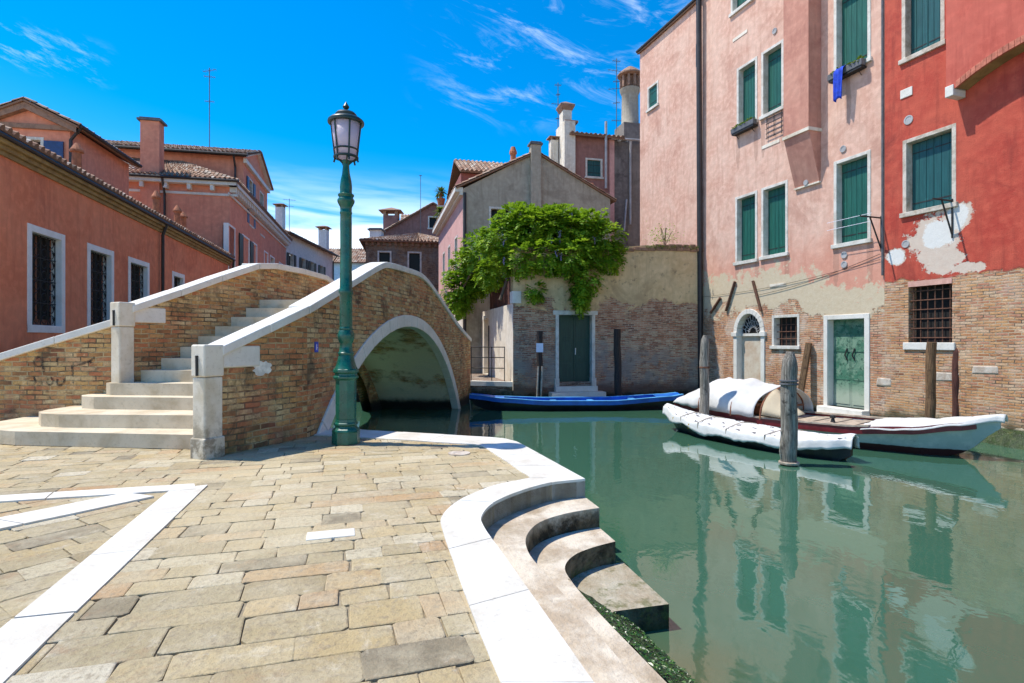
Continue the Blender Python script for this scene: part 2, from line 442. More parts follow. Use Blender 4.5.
def m_landing():
    t = NT('landing_stone'); p = t.pos(); z = t.sep(p)[2]; nz = t.sep(t.n('ShaderNodeNewGeometry').outputs['True Normal'])[2]
    a = t.noise(p, 2.6, 6, .65, .3); b = t.noise(p, 22, 5, .65)
    c = t.mix(t.ramp(a, .38, .66), (.66, .58, .46), (.44, .35, .25))
    wet = t.math('ADD', z, t.math('MULTIPLY', t.math('SUBTRACT', t.noise(p, 7, 6, .7), .5), .38))
    c = t.mix(t.ramp(wet, -.46, -.6, 0, .6), c, (.30, .285, .2))
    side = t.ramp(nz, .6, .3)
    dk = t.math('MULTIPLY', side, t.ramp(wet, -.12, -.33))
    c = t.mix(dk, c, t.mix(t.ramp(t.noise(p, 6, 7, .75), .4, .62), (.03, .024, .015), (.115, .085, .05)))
    moss = t.math('MULTIPLY', t.ramp(z, -.45, -.58), t.ramp(t.noise(p, 4, 7, .75), .5, .62))
    c = t.mix(t.math('MULTIPLY', moss, .75), c, (.10, .11, .03))
    c = t.mix(t.ramp(t.noise(p, 1.3, 7, .7, .6), .48, .66, 0, .6), c, (.30, .225, .14))
    c = t.mix(t.ramp(b, .56, .8, 0, .5), c, (.16, .13, .09))
    c = t.mix(t.ramp(z, -.68, -.8), c, (.03, .04, .015))
    return t.done(c, .92, t.bump(t.math('ADD', b, t.math('MULTIPLY', t.noise(p, 6, 6, .7), 1.6)), .8, .02), .2)
M['landing'] = m_landing()
def m_paving():
    t = NT('paving_stone'); p = t.pos(); tn = t.attr('tint')
    base = t.cramp(tn, [(0, (.13, .105, .07)), (.1, (.25, .20, .115)), (.3, (.46, .34, .16)), (.48, (.37, .30, .17)), (.62, (.50, .385, .20)), (.75, (.45, .265, .12)), (.87, (.50, .42, .26)), (1, (.64, .57, .43))])
    off = t.vmath('ADD', p, t.comb(t.math('MULTIPLY', tn, 37), t.math('MULTIPLY', tn, 91), 0))
    a = t.noise(off, 3.2, 6, .65, .4); b = t.noise(off, 24, 6, .7)
    c = t.mix(t.ramp(a, .4, .68, 0, .6), base, (.47, .40, .27))
    c = t.mix(t.ramp(t.noise(off, 5, 5, .7), .54, .7, 0, .5), c, (.34, .20, .10))
    c = t.mix(t.ramp(b, .46, .70, 0, .65), c, (.24, .18, .11))
    c = t.mix(t.ramp(t.noise(off, 12, 7, .78, .8), .54, .66, 0, .6), c, (.31, .25, .17))
    c = t.mix(t.ramp(t.noise(p, 2.3, 7, .75, .4), .54, .68, 0, .5), c, (.66, .58, .43))
    c = t.mix(t.ramp(t.noise(off, 9, 6, .75), .6, .72, 0, .55), c, (.60, .54, .43))
    c = t.mix(t.ramp(t.noise(p, .55, 5, .6), .4, .66, 0, .6), c, (.58, .475, .29))
    c = t.mix(t.ramp(t.noise(p, 1.4, 7, .72, .6), .55, .72, 0, .5), c, (.25, .20, .13))
    c = t.mix(t.ramp(t.noise(p, 70, 3, .7), .58, .72, 0, .4), c, (.14, .11, .08))
    return t.done(c, .85, t.bump(t.math('ADD', t.math('MULTIPLY', a, 1.2), t.math('MULTIPLY', b, 1.3)), .9, .018))
M['paving'] = m_paving()
M['mortar'] = stone_mat('joint_sand', (.33, .27, .17), (.16, .125, .08), scale=7, dirt=.8)
def m_tile():
    t = NT('roof_tile'); tn = t.attr('tint'); p = t.pos()
    c = t.cramp(tn, [(0, (.13, .075, .05)), (.3, (.33, .17, .10)), (.55, (.42, .27, .18)), (.8, (.5, .37, .27)), (1, (.58, .5, .42))])
    c = t.mix(t.ramp(t.noise(p, 3, 6, .7), .45, .7, 0, .7), c, (.12, .10, .075))
    return t.done(c, .9, t.bump(t.noise(p, 40, 4), .3, .01))
M['tile'] = m_tile()
def m_shutter(name, c1, c2):
    t = NT(name); uv = t.uv(); xyz = t.sep(uv)
    st = t.comb(t.math('MULTIPLY', xyz[0], 18), t.math('MULTIPLY', xyz[1], .9))
    f = t.noise(st, 1.5, 5, .6)
    c = t.mix(t.ramp(f, .3, .75), c1, c2)
    c = t.mix(t.ramp(t.noise(uv, 4, 6, .7), .6, .75, 0, .5), c, tuple(min(1, x * 2 + .02) for x in c2))
    return t.done(c, .5, t.bump(f, .25, .006))
M['shutter'] = m_shutter('green_shutter', (.006, .075, .052), (.012, .125, .088))
M['shutter_teal'] = m_shutter('teal_shutter', (.004, .06, .062), (.01, .10, .10))
M['dark_door'] = m_shutter('dark_green_door', (.008, .038, .024), (.016, .065, .042))
def m_olddoor():
    t = NT('weathered_green_door'); uv = t.uv(); f = t.noise(uv, 3, 7, .7, .6)
    c = t.mix(t.ramp(f, .42, .6), (.045, .16, .095), (.17, .28, .19)); c = t.mix(t.ramp(t.noise(uv, 9, 6, .7), .5, .64), c, (.02, .075, .045))
    z = t.sep(t.pos())[2]; c = t.mix(t.ramp(t.math('ADD', z, t.math('MULTIPLY', f, .7)), .7, .2), c, (.34, .40, .30))
    return t.done(c, .75, t.bump(f, .4, .01))
M['old_door'] = m_olddoor()
M['shutter_blue'] = simple('blue_shutter', (.012, .05, .16), .5)
M['shutter_dark'] = simple('black_green_shutter', (.012, .028, .022), .5)
M['lamp_green'] = (lambda t: t.done(t.mix(t.ramp(t.noise(t.obj(), 6, 5, .65), .35, .7), (.003, .075, .047), (.006, .125, .08)), t.ramp(t.noise(t.obj(), 14, 4), .3, .7, .22, .42), t.bump(t.noise(t.obj(), 30, 3), .08, .01), .6))(NT('lamp_green_paint'))
M['lamp_dark'] = simple('lamp_dark_iron', (.012, .03, .024), .4, bump=.05)
def m_glass_frost():
    t = NT('frosted_lamp_glass'); b = t.b
    b.inputs['Base Color'].default_value = (.80, .73, .86, 1); b.inputs['Roughness'].default_value = .35
    tr = t.n('ShaderNodeBsdfTranslucent'); tr.inputs['Color'].default_value = (.85, .77, .9, 1)
    mx = t.n('ShaderNodeMixShader'); mx.inputs[0].default_value = .55
    t.link(b.outputs[0], mx.inputs[1]); t.link(tr.outputs[0], mx.inputs[2]); t.link(mx.outputs[0], t.out.inputs['Surface'])
    return t.mat
M['lamp_glass'] = m_glass_frost()
M['lamp_reflector'] = simple('cream_reflector', (.8, .68, .45), .4, bump=0)
M['dark_glass'] = simple('dark_window_glass', (.012, .014, .016), .35, .3, 1.2, 0, spec=.18)
M['black'] = simple('dark_interior', (.012, .011, .010), .9, bump=0)
M['iron'] = simple('black_iron', (.02, .018, .016), .6)
M['rust'] = simple('rusty_iron', (.13, .055, .03), .85, .4, 12)
M['pipe'] = simple('dark_drainpipe', (.028, .022, .02), .5, .4, 3)
M['pale_pipe'] = simple('pale_zinc', (.42, .41, .4), .5, .2, 3)
M['lead'] = simple('lead_flashing', (.12, .12, .125), .6)
M['terracotta'] = simple('terracotta_pot', (.42, .15, .07), .85, .3, 9)
M['soffit'] = stone_mat('ochre_soffit', (.36, .25, .10), (.18, .11, .045), scale=3, dirt=.7)
M['brick_cap'] = stone_mat('old_brick_cap', (.34, .19, .12), (.15, .085, .055), scale=6, dirt=.7)
def m_pole(name, c1, c2, c3):
    t = NT(name); p = t.obj(); s = t.sep(p)
    st = t.comb(t.math('MULTIPLY', s[0], 26), t.math('MULTIPLY', s[1], 26), t.math('MULTIPLY', s[2], 1.4))
    f = t.noise(st, 1.6, 6, .7, .2)
    c = t.mix(t.ramp(f, .35, .68), c1, c2); c = t.mix(t.ramp(t.noise(p, 5, 6, .72), .54, .68), c, c3)
    z = t.sep(t.pos())[2]; c = t.mix(t.ramp(t.math('ADD', z, t.math('MULTIPLY', f, .3)), -.5, -.68), c, (.02, .022, .012))
    return t.done(c, .85, t.bump(f, .9, .02))
M['grey_wood'] = m_pole('grey_weathered_wood', (.10, .085, .065), (.36, .32, .265), (.05, .04, .032))
M['brown_wood'] = m_pole('brown_wood', (.085, .045, .02), (.24, .135, .06), (.04, .02, .01))
M['dark_wood'] = m_pole('dark_wood', (.02, .013, .010), (.055, .035, .025), (.012, .009, .008))
M['red_wood'] = m_pole('dark_red_wood', (.06, .018, .012), (.13, .045, .03), (.03, .012, .01))
M['board'] = simple('grey_boards', (.40, .33, .25), .8, .35, 6)
M['boat_grey'] = (lambda t: t.done(t.mix(t.ramp(t.noise(t.obj(), 2.2, 6, .68), .42, .66), (.34, .42, .41), (.5, .55, .53)), .5, t.bump(t.noise(t.obj(), 9, 5), .15, .02)))(NT('grey_boat_paint'))
def boat_paint(name, a, b, low, wl):
    t = NT(name); z = t.sep(t.pos())[2]; f = t.noise(t.obj(), 2.2, 6, .68)
    c = t.mix(t.ramp(f, .42, .66), a, b); zz = t.math('ADD', z, t.math('MULTIPLY', t.noise(t.obj(), 7, 4), .03))
    c = t.mix(t.math('MULTIPLY', t.ramp(t.noise(t.obj(), 5, 6, .75), .58, .7), .5), c, tuple(x * .5 for x in a))
    c = t.mix(t.ramp(zz, wl + .008, wl - .008), c, low); return t.done(c, .45, t.bump(t.noise(t.obj(), 9, 5), .15, .02))
M['boat_grey'] = boat_paint('grey_boat_paint', (.36, .43, .42), (.52, .56, .54), (.05, .014, .012), WATER + .16)
M['boat_red'] = simple('dark_red_paint', (.16, .012, .016), .4)
M['boat_black'] = simple('black_hull', (.012, .013, .015), .35, .4, 3)
M['boat_bottom'] = simple('antifouling', (.035, .012, .010), .6, .4, 3)
M['boat_blue'] = simple('blue_boat_paint', (.012, .13, .52), .35, .25, 2.5)
M['boat_lightblue'] = simple('light_blue_paint', (.10, .38, .72), .45, .25, 2.5)
M['boat_wood'] = simple('varnished_wood', (.22, .075, .03), .45, .4, 5)
M['yellow'] = simple('yellow_cloth', (.6, .36, .02), .7)
def m_canvas(name, col, holes=False, trans=.25):
    t = NT(name); p = t.obj()
    f = t.noise(p, 3, 5, .6, .5)
    c = t.mix(t.ramp(f, .35, .75), col, tuple(x * .88 for x in col))
    if holes:
        s = t.sep(t.uv())
        row = t.math('FLOOR', t.math('MULTIPLY', s[1], 3.6))
        fx = t.math('SUBTRACT', t.math('FRACT', t.math('ADD', t.math('MULTIPLY', s[0], 2.4), t.math('MULTIPLY', row, .37))), .5)
        fy = t.math('SUBTRACT', t.math('FRACT', t.math('MULTIPLY', s[1], 3.6)), .5)
        m = t.math('MULTIPLY', t.math('LESS_THAN', t.math('ABSOLUTE', fx), .14), t.math('LESS_THAN', t.math('ABSOLUTE', fy), .07))
        c = t.mix(m, c, (.10, .09, .09))
    t.done(c, .75, t.bump(t.math('ADD', f, t.math('MULTIPLY', t.noise(p, 7, 3, .5, 1.0), .4)), .45, .04))
    tr = t.n('ShaderNodeBsdfTranslucent'); t.put(tr.inputs['Color'], c)
    mx = t.n('ShaderNodeMixShader'); mx.inputs[0].default_value = trans
    t.link(t.b.outputs[0], mx.inputs[1]); t.link(tr.outputs[0], mx.inputs[2]); t.link(mx.outputs[0], t.out.inputs['Surface'])
    return t.mat
M['canvas'] = m_canvas('white_canvas', (.76, .75, .71))
M['tarp'] = m_canvas('perforated_tarp', (.74, .735, .71), True, .1)
M['tan_canvas'] = m_canvas('tan_canvas', (.70, .60, .42), False, .35)
M['blue_cloth'] = simple('blue_cloth', (.01, .06, .55), .85, .3, 6, .5)
M['paper'] = simple('white_notice', (.75, .75, .85), .6, .05)
M['sign_blue'] = simple('blue_enamel', (.02, .05, .45), .35, .1)
M['spray'] = simple('black_spray_paint', (.025, .022, .02), .8)
def m_spray():
    t = NT('faded_spray_paint'); t.done((.03, .025, .02), .8); tr = t.n('ShaderNodeBsdfTransparent'); mx = t.n('ShaderNodeMixShader')
    t.put(mx.inputs[0], t.ramp(t.noise(t.pos(), 14, 5, .7), .36, .62, .3, .95)); t.link(tr.outputs[0], mx.inputs[2]); t.link(t.b.outputs[0], mx.inputs[1]); t.link(mx.outputs[0], t.out.inputs['Surface']); return t.mat
M['spray'] = m_spray()
M['limewash'] = simple('white_limewash', (.7, .67, .6), .9)
M['weed'] = (lambda t: t.done(t.cramp(t.attr('tint'), [(0, (.015, .05, .008)), (.5, (.05, .13, .012)), (.85, (.12, .2, .02)), (1, (.3, .3, .05))]), .35))(NT('green_weed'))
def m_slime():
    t = NT('slimy_weed'); p = t.pos(); f = t.noise(p, 7, 7, .75, .5)
    c = t.cramp(f, [(.28, (.010, .012, .006)), (.44, (.016, .034, .007)), (.55, (.026, .055, .008)), (.66, (.07, .075, .02)), (.76, (.22, .18, .10))])
    z = t.sep(p)[2]; c = t.mix(t.ramp(z, -.46, -.40), c, (.42, .36, .27))
    return t.done(c, t.ramp(t.noise(p, 30, 3), .3, .7, .15, .5), t.bump(t.math('ADD', f, t.noise(p, 50, 5, .7)), .9, .02))
M['slime'] = m_slime()
def m_leaf(name, stops):
    t = NT(name); c = t.cramp(t.attr('tint'), stops); t.done(c, .5)
    t.b.inputs['Specular IOR Level'].default_value = .3
    tr = t.n('ShaderNodeBsdfTranslucent'); t.put(tr.inputs['Color'], t.mix(.5, c, (.30, .45, .02)))
    mx = t.n('ShaderNodeMixShader'); mx.inputs[0].default_value = .42
    t.link(t.b.outputs[0], mx.inputs[1]); t.link(tr.outputs[0], mx.inputs[2]); t.link(mx.outputs[0], t.out.inputs['Surface'])
    return t.mat
M['leaf'] = m_leaf('vine_leaf', [(0, (.03, .10, .008)), (.35, (.12, .26, .014)), (.7, (.26, .42, .02)), (1, (.42, .55, .05))])
M['palm'] = m_leaf('palm_leaf', [(0, (.02, .05, .015)), (1, (.07, .12, .03))])
M['bloom'] = simple('mauve_blossom', (.2, .16, .34), .8)
M['stem'] = simple('vine_wood', (.12, .08, .05), .9)

def m_water():
    t = NT('canal_water'); p = t.pos(); s = t.sep(p)
    v = t.comb(t.math('MULTIPLY', s[0], 1.0), t.math('MULTIPLY', s[1], .75), 0)
    a = t.noise(v, 2.2, 3, .5, .6); b = t.noise(v, 9, 2, .5, .3); c0 = t.noise(v, .55, 2)
    # sandy shelf that shows through beside the landing steps
    du = t.math('SUBTRACT', t.math('ADD', s[0], t.math('MULTIPLY', s[1], .31)), 2.5)
    sh = t.ramp(t.math('ADD', du, t.math('MULTIPLY', t.math('SUBTRACT', t.noise(p, 1.4, 5, .6), .5), 1.2)), .7, -.1)
    sh = t.math('MULTIPLY', sh, t.ramp(s[1], 5.2, 3.6))
    col = t.mix(t.noise(p, .35, 4), (.034, .10, .060), (.050, .132, .082))
    col = t.mix(t.math('MULTIPLY', sh, .75), col, (.10, .095, .04))
    h = t.math('ADD', t.math('ADD', t.math('MULTIPLY', a, .7), t.math('MULTIPLY', b, .12)), t.math('MULTIPLY', c0, 1.2))
    t.b.inputs['IOR'].default_value = 1.75
    return t.done(col, .03, t.bump(h, .10, .06))
M['water'] = m_water()

# ------------------------------------------------------------------ ground, water, quay
g = MB(); g.quad((-250, -60, -3.2), (250, -60, -3.2), (250, 400, -3.2), (-250, 400, -3.2))
structure(g.build('canal_bed', M['mortar']))
g = MB(); g.quad((-30, -12, WATER), (40, -12, WATER), (40, 60, WATER), (-30, 60, WATER)); structure(g.build('canal_water', M['water']))
g = MB()
g.prism([(-120, 21.2), (-1.6, 21.45), (.06, 20.95), (9.2, 23.1), (120, 23.1), (120, 300), (-120, 300)], -3.0, -.02)
structure(g.build('far_pavement', [M['quay']]))
g = MB(); g.prism([(-60, -40), (-9.5, -40), (-9.5, 9.9), (-9.2, 12), (-9.75, 21.2), (-60, 21.2)], -3, -.03)
structure(g.build('left_pavement', M['step_stone']))

CURVE = [(.36, 2.499), (.14, 3.289), (-.104, 4.153), (-.223, 4.581), (-.261, 4.883), (-.168, 5.291), (.089, 5.701), (.421, 6.04), (.798, 6.20)]
CURVI = [(.022 - .07, 2.499), (-.21, 3.1), (-.405, 3.9), (-.535, 4.45), (-.60, 4.86), (-.50, 5.36), (-.22, 5.87), (.0, 6.08), (.204, 6.262)]
ko = catmull(CURVE, 6); ki = catmull(CURVI, 6)
north_o = [(.798, 6.20), (.157, 8.246), (.06, 8.53), (-.10, 8.76), (-.33, 8.9), (-2.54, 9.66), (-3.6, 9.95)]
north_i = [(.204, 6.262), (-.40, 8.10), (-.46, 8.2), (-.55, 8.28), (-.68, 8.33), (-2.5, 8.93), (-3.4, 9.2)]
outer = [(-9.5, -40), (13.0, -40), (2.69, -5)] + ko[:-1] + north_o + [(-3.7, 9.95), (-9.5, 9.95)]
inner = [(-9.5, -40), (12.6, -40), (2.28, -5)] + ki[:-1] + north_i + [(-9.5, 9.2)]
g = MB(); g.prism(outer, -3.0, -.022); structure(g.build('pavement', M['mortar']))

# kerb: long blocks of white stone with fine joints
g = MB()
def kerb_run(o, i, maxlen=1.25, z=.006):
    acc = [0]
    for a, b in zip(o, o[1:]): acc.append(acc[-1] + math.hypot(b[0] - a[0], b[1] - a[1]))
    k = 0; start = 0
    while start < len(o) - 1:
        e = start + 1
        while e < len(o) - 1 and acc[e + 1] - acc[start] <= maxlen: e += 1
        po = list(o[start:e + 1]); pi = list(i[start:e + 1])
        def trim(seq, q):
            a, b = seq[q], seq[q + 1] if q == 0 else seq[q - 1]
            l = math.hypot(b[0] - a[0], b[1] - a[1]) or 1; tt = min(.2, .003 / l)
            seq[q] = (lerp(a[0], b[0], tt), lerp(a[1], b[1], tt))
        for sq in (po, pi):
            trim(sq, 0); trim(sq, len(sq) - 1)
        g.prism(po + pi[::-1], -.23, z + R.uniform(-.002, .002)); start = e
def dens(p, m):
    out = []
    for a, b in zip(p, p[1:]):
        for q in range(m): out.append((lerp(a[0], b[0], q / m), lerp(a[1], b[1], q / m)))
    return out + [p[-1]]
kerb_run(dens([(13.0, -40), (2.69, -5)], 4), dens([(12.6, -40), (2.28, -5)], 4), 20)
kerb_run(dens([(2.69, -5), (.36, 2.499)], 8), dens([(2.28, -5), CURVI[0]], 8))
kerb_run(ko, ki, 1.0)
kerb_run(dens(north_o[:2], 3) + north_o[2:5] + dens(north_o[5:], 1)[0:0] + dens(north_o[4:6], 3)[1:] + north_o[6:], dens(north_i[:2], 3) + north_i[2:5] + dens(north_i[4:6], 3)[1:] + north_i[6:], 1.1)
structure(g.build('kerb', M['kerb'], bevel=.012))

# white bands in the paving
g = MB()
def band(a, b, c, d, z=.005, n=3):
    for k in range(n):
        t0, t1 = k / n, (k + 1) / n - .002
        p = [(lerp(a[0], b[0], t0), lerp(a[1], b[1], t0)), (lerp(a[0], b[0], t1), lerp(a[1], b[1], t1)), (lerp(d[0], c[0], t1), lerp(d[1], c[1], t1)), (lerp(d[0], c[0], t0), lerp(d[1], c[1], t0))]
        g.prism(p, -.05, z)
V1 = (-.273, .962)
def along(p, t): return (p[0] + V1[0] * t, p[1] + V1[1] * t)
band((-2.70, 3.087), (-3.46, 5.78), (-3.18, 5.95), (-2.42, 3.16), n=3)
band(along((-2.70, 3.087), -7), (-2.70, 3.08), (-2.42, 3.153), along((-2.42, 3.16), -7), n=6)
band((-9.4, 4.27), (-3.33, 5.99), (-3.19, 5.77), (-9.4, 4.0), z=.0075, n=5)
band((-6.56, 1.45), (-3.81, 5.63), (-3.45, 5.5), (-6.2, 1.32), z=.0095, n=5)
structure(g.build('paving_band', M['kerb'], bevel=.008))

# paving stones: one sheet of many worn slabs
g = MB(); PAL = [.05, .2, .27, .3, .36, .42, .45, .48, .5, .52, .55, .58, .6, .64, .68, .76, .82, .88, .93]
L1P, L1D = (-2.56, 3.12), (-.273, .962)
L2P, L2D = (-3.3, 5.88), (.962, .273)
def side(p, P, D): return (p[0] - P[0]) * D[1] - (p[1] - P[1]) * D[0]       # > 0 on the right hand of D
def clip(poly, P, D, sg):
    out = []
    for a, b in zip(poly, poly[1:] + poly[:1]):
        sa, sb = side(a, P, D) * sg, side(b, P, D) * sg
        if sa >= 0: out.append(a)
        if (sa >= 0) != (sb >= 0):
            t = sa / (sa - sb); out.append((lerp(a[0], b[0], t), lerp(a[1], b[1], t)))
    return out
def slab(c, ax, ay, hx, hy, tint, cuts=()):
    n = []
    rr = min(hx, hy) * R.uniform(.06, .22)
    for sx, sy in ((1, 1), (-1, 1), (-1, -1), (1, -1)):
        for k in (0, 1):
            px = sx * (hx - (rr if (k == 0) == (sx * sy > 0) else 0)); py = sy * (hy - (0 if (k == 0) == (sx * sy > 0) else rr))
            n.append((px + R.uniform(-.013, .010), py + R.uniform(-.011, .009)))
    n = sorted(n, key=lambda q: math.atan2(q[1], q[0]))
    q = [(c[0] + ax[0] * p[0] + ay[0] * p[1], c[1] + ax[1] * p[0] + ay[1] * p[1]) for p in n]
    for P, D, sg in cuts: q = clip(q, P, D, sg)
    if len(q) < 3: return
    m = len(q); cx_, cy_ = sum(p[0] for p in q) / m, sum(p[1] for p in q) / m
    tx, ty = R.uniform(-.008, .008), R.uniform(-.008, .008); z0 = R.uniform(-.010, -.004)
    def ring(inset, dz):
        o = []
        for p in q:
            d = math.hypot(p[0] - cx_, p[1] - cy_) or 1; f = max(.1, 1 - inset / d)
            dx, dy = (p[0] - cx_) * f, (p[1] - cy_) * f; o.append((cx_ + dx, cy_ + dy, min(.002, z0 + dz + dx * tx + dy * ty)))
        return o
    r0, r1, r2 = ring(0, -.03), ring(.0015, -.0035), ring(.010, 0)
    g.add(r0 + r1 + r2, [(i, (i + 1) % m, m + (i + 1) % m, m + i) for i in range(m)] + [(m + i, m + (i + 1) % m, 2 * m + (i + 1) % m, 2 * m + i) for i in range(m)] + [tuple(2 * m + i for i in range(m))], tint)
def cuts_right(c):
    if side(c, L1P, L1D) > -.35 and side(c, L2P, L2D) > 0: return [(L1P, L1D, 1)]
    if side(c, L2P, L2D) < .3 and side(c, L1P, L1D) < .1: return [(L2P, L2D, -1)]
    return []
def in_wedge(c): return side(c, L1P, L1D) < 0 and side(c, L2P, L2D) > 0
def pave(ax, left, rowlo, rowhi, ulo, uhi):
    ay = (-ax[1], ax[0]); v = rowlo
    while v < rowhi:
        h = R.uniform(.20, .30) if R.random() > .15 else R.uniform(.15, .20); u = ulo + R.uniform(-.4, 0)
        while u < uhi:
            l = R.choice([.24, .3, .36, .42, .5, .58]) * R.uniform(.85, 1.15)
            c = (ax[0] * (u + l / 2) + ay[0] * (v + h / 2), ax[1] * (u + l / 2) + ay[1] * (v + h / 2))
            def corners(c, l, h): return [(c[0] + ax[0] * sx * l / 2 + ay[0] * sy * h / 2, c[1] + ax[1] * sx * l / 2 + ay[1] * sy * h / 2) for sx in (-1, 1) for sy in (-1, 1)]
            cs = corners(c, l, h)
            ok = any(in_wedge(q) for q in cs) if left else any(not in_wedge(q) for q in cs)
            if ok and -5 < c[1] and c[0] > -9.3:
                tint = min(1, max(0, R.choice(PAL) + R.uniform(-.04, .04)))
                cut = [(L1P, L1D, -1), (L2P, L2D, 1)] if left else cuts_right(c)
                gap = R.uniform(.0005, .0032)
                if all(inside(q, inner) for q in cs): slab(c, ax, ay, l / 2 - gap, h / 2 - gap, tint, cut)
                else:
                    for k in range(3):
                        cc = (c[0] + ax[0] * l * (k - 1) / 3, c[1] + ax[1] * l * (k - 1) / 3)
                        if all(inside(q, outer) for q in corners(cc, l / 3 + .1, h + .08)): slab(cc, ax, ay, l / 6 - gap, h / 2 - gap, tint, cut)
            u += l
        v += h
pave((.957, .29), False, -6.5, 12.5, -9, 4)
pave((.58, .815), True, -3, 12, -10, 6)
structure(g.build('paving_stones', M['paving']))
g = MB()
c = G(331, 534); g.box((c[0], c[1], -.0165), (.36, .18, .04), ((.957, .29, 0), (-.29, .957, 0), (0, 0, 1)))
structure(g.build('paving_patch', M['kerb'], bevel=.006))

# landing steps down to the water
st1 = [(.891, 5.80), (.543, 5.617), (.263, 5.343), (.128, 4.971), (.128, 4.604), (.215, 4.25), (.363, 3.76), (.635, 2.824)]
st2 = [(.978, 5.38), (.754, 5.233), (.556, 5.042), (.446, 4.784), (.466, 4.5), (.601, 3.979), (.858, 3.149)]
g = MB()
g.prism(catmull(st1, 5) + [(3.0, -5), (13.3, -40), (-1, -40), (-1, 6.1), (.80, 6.19)], -3, -.195)
g.prism(catmull(st2, 5) + [(3.3, -5), (13.6, -40), (-1.1, -40), (-1.1, 6.0), (.885, 5.79)], -3, -.39)
g.prism([(1.247, 4.519), (1.05, 5.37), (.3, 5.1), (.35, 4.5), (.60, 4.25), (.80, 4.40)], -3, -.585)
structure(g.build('landing_steps', M['landing'], bevel=.018))
# slimy sloping foot of the landing, grown over with weed
def foot(y, t):
    x = .50 + (4.5 - y) * .319 - .05 + t * .62
    z = -.40 - .05 * min(1, t * 12) - .30 * t - .7 * max(0, t - .7) + .035 * noise.noise(Vector((x * 7, y * 5, 0))) + .02 * noise.noise(Vector((x * 22, y * 18, 2)))
    return (x, y, z)
g = MB(); vs = []; n, m = 150, 16
for k in range(n + 1):
    for j in range(m + 1): vs.append(foot(lerp(4.52, -5, (k / n) ** 1.6), j / m))
g.add(vs, [(k * (m + 1) + j, k * (m + 1) + j + 1, (k + 1) * (m + 1) + j + 1, (k + 1) * (m + 1) + j)[::-1] for k in range(n) for j in range(m)])
structure(g.build('landing_foot', M['slime'], smooth=True))
g = MB()
for k in range(2600):
    y = lerp(4.45, 2.0, R.random()); t = R.random() * .95; x, y, z = foot(y, t); z = max(z, WATER - .02) + .006
    a = R.uniform(0, 6.28); l = R.uniform(.006, .022); wd = l * R.uniform(.2, .5)
    d = (math.cos(a) * l, math.sin(a) * l); e = (-math.sin(a) * wd, math.cos(a) * wd)
    g.quad((x - d[0], y - d[1], z), (x + e[0], y + e[1], z + R.uniform(0, .008)), (x + d[0], y + d[1], z - R.uniform(0, .01)), (x - e[0], y - e[1], z + R.uniform(0, .006)), min(1, max(0, R.gauss(.22, .24))))
stuff(g.build('seaweed', M['weed']))

# ------------------------------------------------------------------ bridge
bridge = thing('stone_bridge', 'arched brick footbridge with white stone copings and wide stone steps over the canal', 'bridge', (-3.6, 12, 0))
WB = Wall((-3.1, 9.7), (.132, .991)); A = (-3.83, 7.50); B = WB.p(-.8, 0)[:2]
WA = Wall(A, (B[0] - A[0], B[1] - A[1])); LA = math.hypot(B[0] - A[0], B[1] - A[1])
ctop = catmull([(-.8, 2.06), (.9, 2.65), (2.35, 3.15), (3.0, 3.25), (4.2, 3.29), (5.3, 3.29), (6.3, 3.10), (7.87, 2.63), (9.6, 2.10), (11.7, 1.62)], 4)
UC, RC, CROWN = 4.4, 6.4, 1.88
def arch(r, zlow, n=40):
    zc = CROWN - RC; a0 = math.asin((zlow - zc) / r)
    return [(UC - r * math.cos(lerp(a0, math.pi - a0, k / n)), zc + r * math.sin(lerp(a0, math.pi - a0, k / n))) for k in range(n + 1)]
ain = arch(RC, -1.3); ain = [q for q in ain if q[0] > -.8]
CT = .10
g = MB()
body = [(-.8, ain[0][1])] + ain + [(11.7, -1.3)] + [(u, z - CT) for u, z in ctop[::-1]]
g.wallface(WB, body)
g.wallface(WA, [(0, -.3), (LA, -.3), (LA, 2.06 - CT), (0, 1.43 - CT)])
# inner face and top of the near parapet
g.wallface(WB, [(-.8, -.3)] + [(u, z - .9) for u, z in ctop[::4]][1:] + [(11.7, .4)] + [(u, z - CT) for u, z in ctop[::-1]], n=-.26, flip=True)
g.wallface(WA, [(0, -.3), (LA, -.3), (LA, 2.06 - CT), (0, 1.43 - CT)], n=-.26, flip=True)
e = WB.p(11.7, 0); g.quad(WB.p(11.7, -1.3), WB.p(11.7, -1.3, -3), WB.p(11.7, 1.55, -3), WB.p(11.7, 1.55))
g.build('side_wall', M['bridge_brick'], bridge)
g = MB()
for q, r in zip(ain, ain[1:]): g.quad(WB.p(q[0], q[1]), WB.p(q[0], q[1], -3.0), WB.p(r[0], r[1], -3.0), WB.p(r[0], r[1]))
g.build('vault', M['vault'], bridge, smooth=True)
# arch ring of stone blocks
g = MB(); a1 = arch(RC - .012, -1.2, 26); a2 = arch(RC + .27, -1.2, 26)
def ringpt(r, k, n=26):
    zc = CROWN - RC; al = math.asin((-1.2 - zc) / RC); th = lerp(al, math.pi - al, k / n)
    return (UC - r * math.cos(th), zc + r * math.sin(th))
for k in range(26):
    f0, f1 = k + .012, k + .988
    q = [ringpt(RC - .012, f0), ringpt(RC - .012, f1), ringpt(RC + .27, f1), ringpt(RC + .27, f0)]
    if min(p[0] for p in q) < -.75: continue
    vs = [WB.p(p[0], p[1], .035) for p in q] + [WB.p(p[0], p[1], -.2) for p in q]
    g.add(vs, [(0, 3, 2, 1), (4, 5, 6, 7), (0, 1, 5, 4), (1, 2, 6, 5), (2, 3, 7, 6), (3, 0, 4, 7)], R.random())
g.build('arch_ring', M['white_stone'], bridge, bevel=.012)
